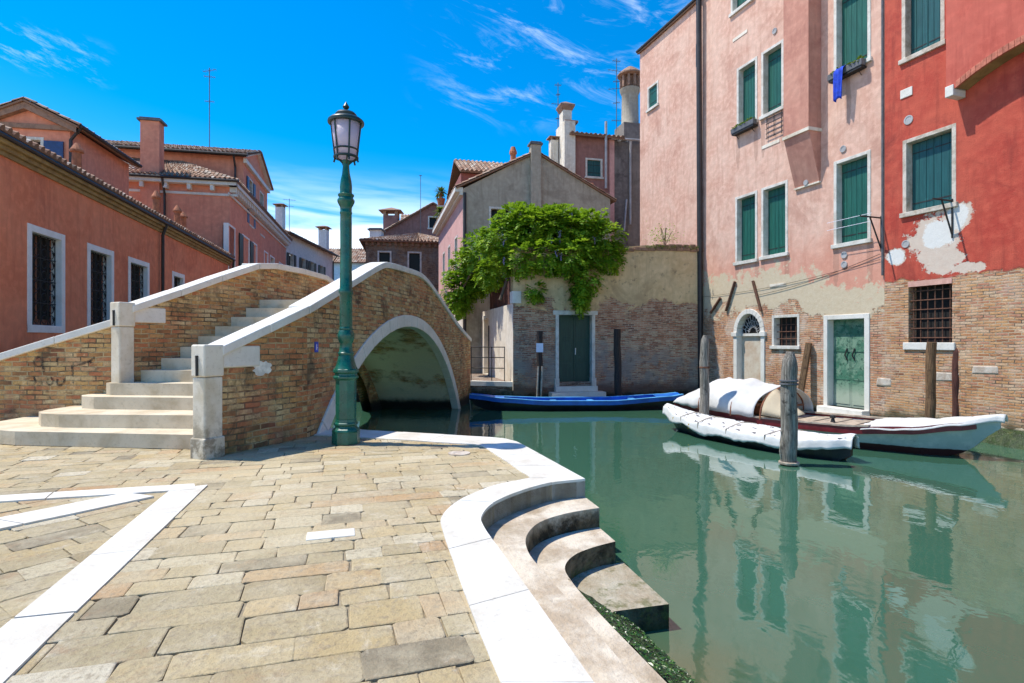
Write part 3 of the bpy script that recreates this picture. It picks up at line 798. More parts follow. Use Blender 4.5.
def coping(W, pts, n0, n1, th, name='coping', maxlen=1.5):
    """stone slabs along a (u, z) line; pts are the top of the slabs"""
    g = MB(); s = 0
    while s < len(pts) - 1:
        e = s + 1
        while e < len(pts) - 1 and pts[e + 1][0] - pts[s][0] < maxlen: e += 1
        seg = pts[s:e + 1]; m = len(seg)
        vs = []
        for i, (u, z) in enumerate(seg):
            uu = u + (.004 if i == 0 else -.004 if i == m - 1 else 0)
            vs += [W.p(uu, z - th, n0), W.p(uu, z - th, n1), W.p(uu, z, n1), W.p(uu, z, n0)]
        fs = [(0, 1, 2, 3), tuple((m - 1) * 4 + q for q in (3, 2, 1, 0))]
        for i in range(m - 1):
            for q in range(4): fs.append((i * 4 + q, (i + 1) * 4 + q, (i + 1) * 4 + (q + 1) % 4, i * 4 + (q + 1) % 4))
        g.add(vs, fs); s = e
    return g.build(name, M['white_stone'], bridge, bevel=.015)
coping(WB, ctop, -.32, .05, CT + .03)
coping(WA, [(-.02, 1.44), (LA * .5, 1.75), (LA, 2.06)], -.32, .05, CT + .03)
# far parapet
FP = [(-6.55, 9.80), (-5.45, 12.20), (-4.28, 21.0)]
WF1 = Wall(FP[0], (FP[1][0] - FP[0][0], FP[1][1] - FP[0][1])); L1 = math.hypot(FP[1][0] - FP[0][0], FP[1][1] - FP[0][1])
WF2 = Wall(FP[1], (FP[2][0] - FP[1][0], FP[2][1] - FP[1][1])); L2 = math.hypot(FP[2][0] - FP[1][0], FP[2][1] - FP[1][1])
t2 = [(0, 3.18), (.7, 3.27), (2.0, 3.30), (3.2, 3.28), (4.2, 3.05), (8.8, 1.6)]
g = MB()
for n, fl in ((0, False), (-.32, True)):
    g.wallface(WF1, [(0, 0), (L1, 0), (L1, 3.18 - CT), (0, 2.11 - CT)], n=n, flip=fl)
    g.wallface(WF2, [(0, 1.2), (1, 1.7), (1.88, 1.88), (2.8, 1.82), (4, 1.5), (5.2, .8), (6, .05), (6.5, -.78), (6.6, -1.3), (L2, -1.3)] + [(u, z - CT) for u, z in t2[::-1]], n=n, flip=fl)
g.build('parapet', M['bridge_brick'], bridge)
coping(WF1, [(-.02, 2.12), (L1 * .33, 2.47), (L1 * .66, 2.83), (L1, 3.18)], -.38, .06, CT + .03)
coping(WF2, t2, -.38, .06, CT + .03)
# low wing wall to the left of the steps
WL = Wall((-11.2, 9.95), (1, -.022)); LL = 4.42
g = MB()
for n, fl in ((0, False), (-.35, True)): g.wallface(WL, [(0, -.3), (LL, -.3), (LL, 1.92 - CT), (0, .62 - CT)], n=n, flip=fl)
g.build('wing_wall', M['bridge_brick'], bridge)
coping(WL, [(0, .62), (1.1, .94), (2.2, 1.26), (3.3, 1.59), (LL, 1.92)], -.4, .06, CT + .03)
# pillars with an incised slot
def pillar(W, u0, u1, n0, n1, z0, z1):
    g = MB()
    g.wbox(W, u0, u1, z0, z1 - .42, n0, n1)
    g.wbox(W, u0 - .012, u1 + .012, z1 - .415, z1, n0 - .012, n1 + .012)
    if z0 < .1: g.wbox(W, u0 - .02, u1 + .02, z0, z0 + .28, n0 - .02, n1 + .02)
    p = g.build('pillar', M['pillar_stone'], bridge, bevel=.02)
    s = MB(); m = (n0 + n1) / 2
    s.tube([W.p(u0 - .02, z1 - .40, m), W.p(u0 - .024, z1 - .14, m)], .018, 6)
    s.build('iron_cramp', M['iron'], p)
    return p
pillar(WA, -.27, 0.0, -.20, .03, -.02, 1.46)
pillar(WF1, -.22, 0.03, -.21, .03, .6, 2.17)
# stone tail of the coping on the side walls, seen beside the pillars
g = MB(); g.wbox(WA, .0, .62, 1.15, 1.44, -.05, .018); g.build('coping_block', M['white_stone'], bridge, bevel=.02)
g = MB(); g.wbox(WF1, .02, .6, 1.83, 2.10, -.05, .018); g.build('coping_block', M['white_stone'], bridge, bevel=.02)
# steps
low = [
    [(-3.9, 7.86), (-7.2, 8.24), (-7.75, 8.42), (-8.15, 8.75), (-8.35, 9.2), (-8.4, 9.93)],
    [(-3.9, 8.43), (-6.85, 8.60), (-7.2, 8.70), (-7.42, 8.92), (-7.5, 9.2), (-7.5, 9.93)],
    [(-3.75, 8.98), (-6.8, 9.25), (-7.08, 9.36), (-7.22, 9.55), (-7.25, 9.93)],
    [(-3.6, 9.30), (-6.75, 9.56), (-6.86, 9.62), (-6.9, 9.93)]]
for n, pl in enumerate(low):
    g = MB(); zt = .2 * (n + 1)
    g.prism(pl + [(-6.2, 10.6), (-3.4, 10.6)] if n > 2 else pl + [(-6.5, 9.95), (-3.5, 9.95)], 0 if n == 0 else zt - .22, zt)
    g.build('step', M['step_stone'], bridge, bevel=.018)
for n in range(5, 13):
    zt = .2 * n; yl = 9.95 + (n - 5) * .33; yr = 9.55 + (n - 5) * .37
    xl = -6.4 + (yl - 9.95) / 2.3 * 1.1 - .15; xr = -3.1 + .133 * (yr - 9.7) - .2
    g = MB(); back = .75 if n < 12 else 3.6
    dx = back * .133
    g.prism([(xr, yr), (xr + dx, yr + back), (xl + dx if n == 12 else xl + back * .45, yl + back), (xl, yl)], zt - .24, zt)
    g.build('step', M['step_stone'], bridge, bevel=.016)
g = MB()      # ramp down on the far bank and the fill under the stairs
g.quad((-5.1, 15.7, 2.38), (-2.6, 15.7, 2.38), (-1.9, 21.2, .0), (-4.4, 21.2, .0))
g.build('landing', M['step_stone'], bridge)
# limewash blot and spray-paint scribble on the brick
g = MB()
def splat(W, x, y, ru, rz, n=.004):
    u, z = W.uz(x, y); pts = []
    for k in range(22):
        q = 6.283 * k / 22; r = R.uniform(.7, 1.15); pts.append((u + ru * r * math.cos(q), z + rz * r * math.sin(q)))
    g.wallface(W, pts, n=n)
splat(WA if WA.u(262) < LA else WB, 262, 368, .17, .11)
g.build('limewash_patch', M['limewash'], bridge)
g = MB()
def stroke(W, pts, w=.028, n=.006):
    q = [W.uz(*p) for p in pts]; q = catmull(q, 5)
    for a, b in zip(q, q[1:]):
        d = Vector((b[0] - a[0], b[1] - a[1]))
        if d.length < 1e-6: continue
        d.normalize(); e = (-d.y * w, d.x * w)
        g.quad(W.p(a[0] - e[0], a[1] - e[1], n), W.p(b[0] - e[0], b[1] - e[1], n), W.p(b[0] + e[0], b[1] + e[1], n), W.p(a[0] + e[0], a[1] + e[1], n))
for st in ([(27, 358), (28, 366)], [(38, 357), (34, 362), (38, 367), (43, 364), (42, 358), (37, 357)], [(43, 364), (44, 372)], [(58, 356), (57, 362)],
           [(72, 364), (73, 375), (73, 383)], [(73, 366), (82, 364), (90, 361), (95, 357)], [(90, 361), (93, 365)], [(34, 377), (36, 382), (34, 384)], [(49, 378), (46, 382), (50, 385), (54, 381), (50, 377)], [(58, 379), (57, 384), (62, 385), (65, 380), (61, 377)]):
    g = MB(); stroke(WL, st, .02); g.build('graffiti', M['spray'], bridge)
# small blue plate on the side wall
s = thing('plaque', 'small blue enamel plate on the brick side of the bridge left of the street lamp', 'sign', (*WB.p(-.6, 0, 0)[:2], 1.3))
g = MB(); W = WA if WA.u(316) < LA else WB; u, z = W.uz(316, 347)
g.wbox(W, u - .06, u + .06, z - .085, z + .085, .002, .014); g.build('plate', M['sign_blue'], s, bevel=.004)
g = MB(); g.wbox(W, u - .042, u + .042, z - .062, z + .062, .0142, .0152)
pic = g.build('pictogram_panel', simple('blue_print', (.03, .09, .6), .35), s)
g = MB(); g.wbox(W, u - .02, u + .005, z - .045, z + .045, .0155, .0165); g.wbox(W, u + .005, u + .022, z - .02, z - .005, .0155, .0165)
g.build('mark', M['paper'], s)

# ------------------------------------------------------------------ street lamp
lx, ly = -2.453, 8.409; px = 8.409 / F
lamp = thing('street_lamp', 'green cast iron street lamp with round lantern standing on the quay kerb', 'street lamp', (lx, ly, 0))
def zz(y): return H - (y - HY) * px
c = (lx, ly, 0)
g = MB()
g.lathe(c, [(.205, 0), (.205, .035), (.20, .17), (.205, .185), (.195, .21), (.165, .235), (.155, .26), (.172, .275), (.172, .30), (.155, .315), (.15, .36)], 8, .5)
g.lathe(c, [(.15, .36), (.15, .93), (.16, .945), (.182, .96), (.182, .99), (.165, 1.0), (.16, 1.03), (.185, 1.045), (.185, 1.085), (.17, 1.10)], 8, .5)
g.build('base', M['lamp_green'], lamp, bevel=.006)
g = MB()
g.lathe(c, [(.165, 1.10), (.15, 1.13), (.128, 1.2), (.112, 1.27), (.105, 1.30), (.115, 1.31), (.115, 1.335), (.10, 1.35), (.09, 1.42), (.088, 1.47), (.10, 1.49), (.118, 1.54), (.122, 1.59), (.112, 1.64), (.092, 1.67),
            (.098, 1.68), (.098, 1.70), (.088, 1.715), (.092, 1.74), (.09, 2.18), (.10, 2.2), (.108, 2.23), (.10, 2.26), (.089, 2.28), (.086, 2.5), (.084, 2.52), (.084, 3.25)], 28)
g.lathe(c, [(.083, 3.25), (.082, 3.38), (.088, 3.39), (.088, 3.41), (.082, 3.42), (.084, 3.48), (.105, 3.52), (.122, 3.555), (.125, 3.585), (.108, 3.61), (.10, 3.63), (.115, 3.65), (.115, 3.67), (.09, 3.685),
            (.085, 3.72), (.088, 3.78), (.078, 3.88), (.056, 3.98), (.047, 4.08), (.047, 4.13), (.062, 4.145), (.062, 4.17), (.045, 4.18)], 28)
g.build('post', M['lamp_green'], lamp, smooth=True, autosmooth=40)
zb, zt_ = 4.20, 4.73; rb, rt = .160, .222
g = MB(); g.lathe(c, [(rb - .012, zb + .02), (rt - .012, zt_)], 32); gl = g.build('lantern_glass', M['lamp_glass'], lamp, smooth=True)
g = MB(); g.lathe(c, [(.03, zt_ - .30), (.12, zt_ - .16), (.19, zt_ - .02), (.19, zt_)], 24); g.build('reflector', M['lamp_reflector'], lamp, smooth=True)
g = MB()
for k in range(6):
    q = 2 * math.pi * (k + .5) / 6 + math.radians(-90); cs, sn = math.cos(q), math.sin(q)
    g.tube([(lx + cs * rb, ly + sn * rb, zb - .01), (lx + cs * rt, ly + sn * rt, zt_)], .013, 6)
    g.tube([(lx + cs * rb, ly + sn * rb, zb + .02), (lx + cs * (rb + .02), ly + sn * (rb + .02), zb - .05)], .014, 6)
for k in range(4):
    q = math.pi / 2 * k + .4
    g.tube([(lx + math.cos(q) * .04, ly + math.sin(q) * .04, 4.12), (lx + math.cos(q) * .09, ly + math.sin(q) * .09, 4.17), (lx + math.cos(q) * rb * .95, ly + math.sin(q) * rb * .95, zb + .02)], .012, 6)
def hoop(r, z, w):
    pts = [(lx + r * math.cos(2 * math.pi * k / 32), ly + r * math.sin(2 * math.pi * k / 32), z) for k in range(33)]; g.tube(pts, w, 6, False)
hoop(rb + .004, zb + .02, .02); hoop(rb + .012, zb + .13, .014)
g.build('lantern_frame', M['lamp_dark'], lamp)
g = MB(); g.lathe(c, [(q[0], zt_ + q[1] * .8) for q in [(rt - .01, -.02), (.258, -.02), (.264, .01), (.258, .035), (.225, .07), (.17, .09), (.15, .11), (.155, .15), (.13, .185), (.07, .21), (.03, .225), (.022, .25), (.042, .275), (.048, .30), (.03, .335), (.012, .37), (.004, .39)]], 32)
g.build('lantern_roof', M['lamp_dark'], lamp, smooth=True, autosmooth=35)

# ------------------------------------------------------------------ building kit
def roof(parent, a, b, c, d, name='roof', pitch=.215, length=.36, fill=True, amp=1.0):
    """half-round tiles on the quad eave a-b, ridge c (above b) - d (above a)"""
    a, b, c, d = map(Vector, (a, b, c, d)); w = max((b - a).length, (c - d).length); l = max((d - a).length, (c - b).length)
    nc = max(2, round(w / pitch)); nr = max(2, round(l / length))
    n = (b - a).cross(d - a).normalized()
    if n.z < 0: n = -n
    prof = [(0, 0), (.14, .0), (.26, .042), (.5, .07), (.74, .042), (.86, 0)]
    us = [(i + p) / nc for i in range(nc) for p, _ in prof] + [1.0]; hs = [h for i in range(nc) for _, h in prof] + [0.0]
    cj = [[R.uniform(-.012, .012) for _ in range(nr)] for _ in range(nc)]
    ct = [[min(1, max(0, R.gauss(.52, .24))) for _ in range(nr)] for _ in range(nc)]
    g = MB(); m = len(us)
    for r in range(nr):
        rows = []
        for t, lift in ((r / nr, .03), ((r + 1) / nr, 0.0)):
            row = []
            for k, (u, h) in enumerate(zip(us, hs)):
                j = cj[min(nc - 1, k // len(prof))][r]
                p = a.lerp(b, u).lerp(d.lerp(c, u), t) + n * (h * amp + (lift if h > 0 else lift * .4) + (j if h > 0 else 0))
                row.append(p)
            rows.append(row)
        for k in range(m - 1):
            g.quad(tuple(rows[0][k]), tuple(rows[0][k + 1]), tuple(rows[1][k + 1]), tuple(rows[1][k]), ct[min(nc - 1, k // len(prof))][r])
        low_ = [a.lerp(b, u).lerp(d.lerp(c, u), r / nr) - n * .03 for u in us]
        for k in range(m - 1):
            g.quad(tuple(low_[k]), tuple(low_[k + 1]), tuple(rows[0][k + 1]), tuple(rows[0][k]), .1)
    if fill:
        q = [p - n * .04 for p in (a, b, c, d)]; q2 = [p - n * .10 for p in (a, b, c, d)]
        g.add([tuple(p) for p in q + q2], [(0, 1, 2, 3), (7, 6, 5, 4), (0, 4, 5, 1), (1, 5, 6, 2), (2, 6, 7, 3), (3, 7, 4, 0)], .2)
    return g.build(name, M['tile'], parent)

def block(parent, W, u0, u1, z0, z1, depth, front=None, mat=None, holes=(), hd=.22, topz=None):
    """four walls; the front one may have its own outline and openings"""
    g = MB()
    g.wallface(W, front or rect(u0, u1, z0, z1), holes, 0, hd)
    zl = zr = z1
    g.quad(W.p(u0, z0, -depth), W.p(u0, z0), W.p(u0, zl), W.p(u0, zl, -depth))
    g.quad(W.p(u1, z0), W.p(u1, z0, -depth), W.p(u1, zr, -depth), W.p(u1, zr))
    bk = front or rect(u0, u1, z0, z1)
    g.wallface(W, bk, n=-depth, flip=True)
    return g.build('wall', mat, parent)

def shutter_leaf(parent, W, u0, u1, z0, z1, n, mat, boards=3, hinge=0):
    g = MB(); w = (u1 - u0) / boards
    for k in range(boards): g.wbox(W, u0 + k * w + .004, u0 + (k + 1) * w - .004, z0, z1, n - .035 + R.uniform(-.002, .002), n + R.uniform(-.002, .003))
    g.wbox(W, u0 + .006, u1 - .006, z0 + .02, z1 - .02, n - .04, n - .02)
    o = g.build('shutter', mat, parent, bevel=.004)
    return o

def window(parent, W, u0, u1, z0, z1, fw=.10, mat='shutter', kind='shutter', proud=.02, depth=.24, sill=True, framemat='frame_stone', straps=True, boards=3):
    """outer size of the stone frame is u0..u1, z0..z1; returns the hole to cut"""
    iu0, iu1, iz0, iz1 = u0 + fw, u1 - fw, z0 + fw * .9, z1 - fw
    g = MB(); g.wbox(W, iu0 - .02, iu1 + .02, iz0 - .02, iz1 + .02, -depth - .05, -depth - .035)
    win = g.build('window', M['dark_glass'] if kind == 'glass' else M['black'], parent)
    g = MB()
    g.wbox(W, u0, iu0, z0, z1, -depth, proud); g.wbox(W, iu1, u1, z0, z1, -depth, proud)
    g.wbox(W, iu0 + .001, iu1 - .001, iz1, z1 - .002, -depth, proud - .002)
    g.build('frame', M[framemat], win, bevel=.008)
    g = MB(); ov = .05 if sill else 0
    g.wbox(W, u0 - ov, u1 + ov, z0 - .03, iz0, -depth + .003, proud + (.06 if sill else .002)); g.build('sill', M[framemat], win, bevel=.01)
    mid = (iu0 + iu1) / 2
    if kind == 'shutter':
        for a, b in ((iu0 + .006, mid - .003), (mid + .003, iu1 - .006)):
            s = shutter_leaf(win, W, a, b, iz0 + .01, iz1 - .012, -depth + .05, M[mat], boards)
        if straps:
            for zq in (iz0 + .22, iz1 - .28):
              for a, b in ((iu0 + .02, mid - .03), (mid + .03, iu1 - .02)):
                g = MB(); g.wbox(W, a, b, zq, zq + .028, -depth + .05, -depth + .058); g.build('hinge_strap', M['iron'], win)
    elif kind == 'grille':
        g = MB(); n = max(2, round((iu1 - iu0) / .2)); m = max(2, round((iz1 - iz0) / .22))
        for k in range(1, n): u = lerp(iu0, iu1, k / n); g.tube([W.p(u, iz0, -depth + .10), W.p(u, iz1, -depth + .10)], .013, 6)
        for k in range(1, m): z = lerp(iz0, iz1, k / m); g.tube([W.p(iu0, z, -depth + .115), W.p(iu1, z, -depth + .115)], .013, 6)
        g.build('grille', M['rust'], win)
    elif kind == 'scroll':
        g = MB(); n = 4
        for k in range(n + 1): u = lerp(iu0, iu1, k / n); g.tube([W.p(u, iz0, -depth + .08), W.p(u, iz1, -depth + .08)], .012, 6)
        m = max(3, round((iz1 - iz0) / .26))
        for k in range(m):
            for j in range(n):
                cu, cz = lerp(iu0, iu1, (j + .5) / n), lerp(iz0, iz1, (k + .5) / m); ru, rz = (iu1 - iu0) / n * .42, (iz1 - iz0) / m * .46
                pts = [W.p(cu + ru * math.cos(q) * (1 - q * .05), cz + rz * math.sin(q) * (1 - q * .05), -depth + .08) for q in [i * .62 for i in range(13)]]
                g.tube(pts, .009, 5)
        for k in range(0, m + 1, max(1, m // 3)): z = lerp(iz0, iz1, k / m); g.tube([W.p(iu0, z, -depth + .09), W.p(iu1, z, -depth + .09)], .012, 6)
        g.build('grille', M['iron'], win)
        g = MB(); g.wbox(W, iu0, iu1, iz0, iz0 + .14, -depth - .03, -depth - .005); g.wbox(W, mid - .03, mid + .03, iz0, iz1, -depth - .03, -depth - .005); g.build('sash', M['boat_wood'], win)
    elif kind == 'open':
        ow = (iu1 - iu0) * .5
        for uo, sg in ((u0, -1), (u1, 1)):
            g = MB(); a, b = (uo - ow, uo) if sg < 0 else (uo, uo + ow)
            g.wbox(W, a, b, iz0, iz1, proud + .012, proud + .05); g.build('shutter', M[mat], win, bevel=.004)
    return win, rect(iu0, iu1, iz0, iz1)

def hole_of(u0, u1, z0, z1, fw=.10): return rect(u0 + fw * .96, u1 - fw * .96, z0 + fw * .85, z1 - fw * .96)

def chimney(parent, c, w, d, z0, z1, mat, cap='slab', ax=None):
    ax = ax or ((1, 0, 0), (0, 1, 0), (0, 0, 1))
    g = MB(); g.box((c[0], c[1], (z0 + z1) / 2), (w, d, z1 - z0), ax); o = g.build('chimney', mat, parent)
    g = MB()
    if cap == 'slab':
        g.box((c[0], c[1], z1 + .05), (w * 1.3, d * 1.3, .09), ax)
        g.box((c[0], c[1], z1 + .13), (w * 1.08, d * 1.08, .06), ax)
        g.build('cap', M['lead'], o)
    elif cap == 'tile':
        h = w * .55
        for sx in (-1, 1):
            for sy in (-1, 1): g.box((c[0] + ax[0][0] * sx * w * .4 + ax[1][0] * sy * d * .4, c[1] + ax[0][1] * sx * w * .4 + ax[1][1] * sy * d * .4, z1 + h * .3), (w * .2, d * .2, h * .6), ax)
        a = [tuple(c[q] + ax[0][q] * sx * w * .78 + ax[1][q] * sy * d * .78 for q in (0, 1)) + (z1 + h * .55,) for sx, sy in ((-1, -1), (1, -1), (1, 1), (-1, 1))]
        a2 = [(p[0], p[1], p[2] + .05) for p in a]
        g.add(a + a2 + [(c[0], c[1], z1 + h * 1.15)], [(3, 2, 1, 0), (0, 1, 5, 4), (1, 2, 6, 5), (2, 3, 7, 6), (3, 0, 4, 7), (4, 5, 8), (5, 6, 8), (6, 7, 8), (7, 4, 8)], .35)
        g.build('cap', M['tile'], o)
    return o

def antenna(name_label, x, y, z0, z1, bars, group='television aerials on the roofs', seed=0):
    r = random.Random(seed); t = thing('antenna', name_label, 'antenna', (x, y, z0), group)
    g = MB(); g.tube([(x, y, z0), (x, y, z1)], .022, 6); g.build('mast', M['lead'], t)
    g = MB()
    for f, l in bars:
        z = lerp(z0, z1, f); a = r.uniform(-.4, .4)
        g.tube([(x - l * math.cos(a), y - l * math.sin(a), z), (x + l * math.cos(a), y + l * math.sin(a), z)], .014, 5)
        for k in range(5):
            q = lerp(-l, l, (k + .5) / 5); b = a + 1.57; e = .16
            g.tube([(x + q * math.cos(a) - e * math.cos(b), y + q * math.sin(a) - e * math.sin(b), z), (x + q * math.cos(a) + e * math.cos(b), y + q * math.sin(a) + e * math.sin(b), z)], .008, 4)
    g.build('crossbar', M['lead'], t); return t

# ------------------------------------------------------------------ left side of the street
LW = Wall((-10.26, 12.5), (-.218, .976))
low_h = thing('low_house', 'long low terracotta house with grilled windows and ochre eaves left of the bridge steps', 'house', (*LW.p(0, 0)[:2], 0))
ue = LW.u(229); EZ = 5.42
wins = []
for (xl, xr, yt, yb) in ((27, 64.5, 232, 330), (87, 113.5, 249, 330), (128, 149, 261, 330)):
    u0, zt = LW.uz(xl, yt); u1 = LW.u(xr); wins.append((u0, u1, 1.72, 4.0 - .02))
wins.append((LW.u(172), LW.u(172) + 1.25, 1.72, 3.98))
block(low_h, LW, -1.9, ue, -.3, EZ, 6.0, mat=M['left_red'], holes=[hole_of(*w, fw=.15) for w in wins])
M['white_frame'] = stone_mat('whitewashed_frame', (.86, .85, .82), (.66, .62, .56), scale=4, dirt=.4)
for w in wins: window(low_h, LW, *w, fw=.15, kind='scroll', depth=.2, sill=False, framemat='white_frame')
g = MB()        # moulded eaves
for k, (z0, z1, n) in enumerate(((EZ - .30, EZ - .21, .05), (EZ - .21, EZ - .12, .11), (EZ - .12, EZ - .03, .19))): g.wbox(LW, -1.92, ue, z0, z1 + .002, 0.002, n)
g.build('cornice', M['soffit'], low_h, bevel=.015)
g = MB(); g.tube([LW.p(-2.0, EZ + .0, .22), LW.p(ue + .1, EZ + .0, .22)], .05, 8)
g.tube([LW.p(LW.u(159.5), EZ - .03, .22), LW.p(LW.u(159.5), EZ - .4, .10), LW.p(LW.u(159.5), -.2, .10)], .05, 8)
g.tube([LW.p(ue - .02, EZ - .03, .22), LW.p(ue - .02, EZ - .3, .2), LW.p(ue + .1, EZ - .8, .10), LW.p(ue + .1, 0, .10)], .05, 8)
g.build('gutter', M['pipe'], low_h)
rf = roof(low_h, LW.p(-2.0, EZ + .08, .26), LW.p(ue, EZ + .08, .26), LW.p(ue, EZ + 1.3, -3.0), LW.p(-2.0, EZ + 1.3, -3.0))
roof(low_h, LW.p(ue, EZ + .08, -6.3), LW.p(-2.0, EZ + .08, -6.3), LW.p(-2.0, EZ + 1.3, -3.0), LW.p(ue, EZ + 1.3, -3.0))
for x, yy, hgt in ((82, 174, .5), (161, 205, .62), (182, 214, .6), (188, 216, .5)):     # little pot chimneys along the roof
    u = LW.u(x) ; p = LW.p(u + .3, 0, -.25)
    g = MB(); zt = EZ + .25; hgt += .3; g.lathe((p[0], p[1], zt), [(.11, 0), (.10, hgt * .7), (.15, hgt * .72), (.15, hgt * .78), (.04, hgt)], 12)
    g.build('chimney_pot', M['terracotta'], rf)

# taller house behind with a cornice, its long face on the street
HW = Wall(LW.p(ue + .15, 0)[:2], LW.d); L3 = 15.9; CZ = 9.1
corn = thing('cornice_house', 'rose house with white bracketed cornice and a tall square chimney, further down the left side', 'house', (*HW.p(0, 0)[:2], 0))
hw = []
for (xl, xr, yt, yb, k) in ((228, 235, 211, 253, 'glass'), (242, 249.5, 221, 261, 'open'), (252.5, 257, 227, 262, 'glass'), (264, 268, 238, 262, 'glass'), (270, 274.5, 243, 264, 'glass'), (279, 283, 249, 265, 'glass')):
    u0, z = HW.uz(xl, yt); u1 = HW.u(xr); hw.append((u0, max(u1, u0 + 1.05), 4.6, 7.15, k))
block(corn, HW, 0, L3, -.3, CZ, 9, mat=M['left_pink'], holes=[hole_of(*w[:4]) for w in hw])
for w in hw: window(corn, HW, *w[:4], kind=w[4], mat='shutter_dark', depth=.2, framemat='white_frame')
SW = Wall(HW.p(0, 0, -9)[:2], (HW.n[0], HW.n[1]))      # its end wall, facing us over the low roof
g = MB()
for W, a, b in ((HW, -.35, L3 + .2), (SW, -.1, 9.36)):
    g.wbox(W, a, b, CZ - .62, CZ - .5, .002, .06); g.wbox(W, a, b, CZ - .16, CZ + .05, .002, .36)
    k = a + .3
    while k < b - .2:
        step = .42 if W is HW else 1.0
        g.wbox(W, k, k + .16, CZ - .42, CZ - .161, .002, .30); k += step
g.build('cornice', M['white_stone'], corn, bevel=.01)
g = MB(); g.tube([SW.p(-.2, CZ + .06, .42), SW.p(9.5, CZ + .06, .42)], .07, 8); g.tube([SW.p(6.2, CZ, .4), SW.p(6.2, CZ - .7, .1), SW.p(6.2, 4, .1)], .055, 8); g.build('gutter', M['pipe'], corn)
ap = HW.p(4.6, CZ + 2.5, -4.5); ap2 = HW.p(L3 - 4.6, CZ + 2.5, -4.5)
e0, e1, e2, e3 = HW.p(-.42, CZ + .1, .42), HW.p(L3 + .3, CZ + .1, .42), HW.p(L3 + .3, CZ + .1, -9.42), HW.p(-.42, CZ + .1, -9.42)
roof(corn, e3, e0, ap, ap); r3 = roof(corn, e0, e1, ap2, ap); roof(corn, e2, e3, ap, ap2); roof(corn, e1, e2, ap2, ap2)
cc = SW.p(SW.u(151), 0, -.15); chimney(r3, cc, .80, .6, CZ - 4, SW.uz(151, 124)[1] + .1, M['left_pink'], 'slab', ((*SW.d, 0), (*SW.n, 0), (0, 0, 1)))

# upper house whose tiled roof shows behind the chimney
UW = Wall(HW.p(3.0, 0, -.05)[:2], HW.d)
up = thing('upper_house', 'taller rose house with long tiled roof and blue shutters rising behind the cornice house', 'house', (*UW.p(0, 0)[:2], 0))
pu, zu = UW.uz(247, 158); L4 = 6.2; UZ = 11.35
us = [(1.0, 2.1, 7.9, 10.6, 'open'), (3.9, 5.0, 7.9, 10.6, 'glass')]
apx = (L4 / 2, UZ + 1.15)
block(up, UW, 0, L4, 5, UZ, 13, front=[(0, 5), (L4, 5), (L4, UZ), apx, (0, UZ)], mat=M['left_pink'], holes=[hole_of(*w[:4]) for w in us])
for w in us: window(up, UW, *w[:4], kind=w[4], mat='shutter_blue', depth=.2)
g = MB(); g.wbox(UW, -.1, L4 + .1, UZ - .35, UZ - .12, .002, .16)
for a, b in (((-.3, UZ - .1), apx), (apx, (L4 + .3, UZ - .1))):
    g.add([UW.p(a[0], a[1], .2), UW.p(b[0], b[1], .2), UW.p(b[0], b[1] + .16, .2), UW.p(a[0], a[1] + .16, .2), UW.p(a[0], a[1], .0), UW.p(b[0], b[1], .0), UW.p(b[0], b[1] + .16, .0), UW.p(a[0], a[1] + .16, .0)], [(0, 1, 2, 3), (4, 7, 6, 5), (0, 4, 5, 1), (2, 6, 7, 3)])
g.build('cornice', M['white_stone'], up)
roof(up, UW.p(-.5, UZ + .02, -13.2), UW.p(-.5, UZ + .02, .3), UW.p(L4 / 2, UZ + 1.3, .3), UW.p(L4 / 2, UZ + 1.3, -13.2))
roof(up, UW.p(L4 + .5, UZ + .02, .3), UW.p(L4 + .5, UZ + .02, -13.2), UW.p(L4 / 2, UZ + 1.3, -13.2), UW.p(L4 / 2, UZ + 1.3, .3))
UE = Wall(UW.p(0, 0, -13)[:2], (UW.n[0], UW.n[1]))
g = MB(); g.tube([UE.p(-.2, UZ - .05, .5), UE.p(13.3, UZ - .05, .5)], .075, 8); g.tube([UE.p(12.6, UZ - .1, .45), UE.p(12.6, UZ - .6, .1), UE.p(12.6, 6, .1)], .055, 8); g.build('gutter', M['pipe'], up)
antenna('tall thin television aerial on the tiled roof at the left', *UE.p(Wall(UE.p(0, 0, -2)[:2], UE.d).u(209.5), 0, -2)[:2], UZ + .5, UE.uz(210, 74)[1] + 1.2, [(.97, .45), (.9, .3), (.62, .25)], seed=1)

# gable house at the far left, over the low roof
gx0, gY = -17.6, 19.6
GW = Wall((gx0, gY), (.98, .19))
def gu(x, y): return GW.uz(x, y)
gab = thing('gable_house', 'rose gabled house with a blue shuttered window above the low roof at the left edge', 'house', (*GW.p(2, 0)[:2], 0))
ur, zr = gu(70, 123); ua, za = gu(28, 102); ul = 2 * ua - ur
gz = zr - .12
wv0, wz1 = gu(19, 136); wv1 = gu(44, 136)[0]
wf = (wv0, wv1, wz1 - 2.0, wz1)
block(gab, GW, ul, ur, 3, gz, 4.4, front=[(ul, 3), (ur, 3), (ur, gz), (ua, za - .25), (ul, gz)], mat=M['left_pink'], holes=[hole_of(*wf)])
window(gab, GW, *wf, kind='glass'); g = MB(); g.wbox(GW, wv1 + .02, wv1 + .62, wz1 - 1.9, wz1 - .12, .03, .07); g.wbox(GW, wv0 - .62, wv0 - .02, wz1 - 1.9, wz1 - .12, .03, .07)
g.build('shutter', M['shutter_blue'], gab)
g = MB(); g.wbox(GW, ul, ur + .1, gz - .18, gz - .02, .002, .10)
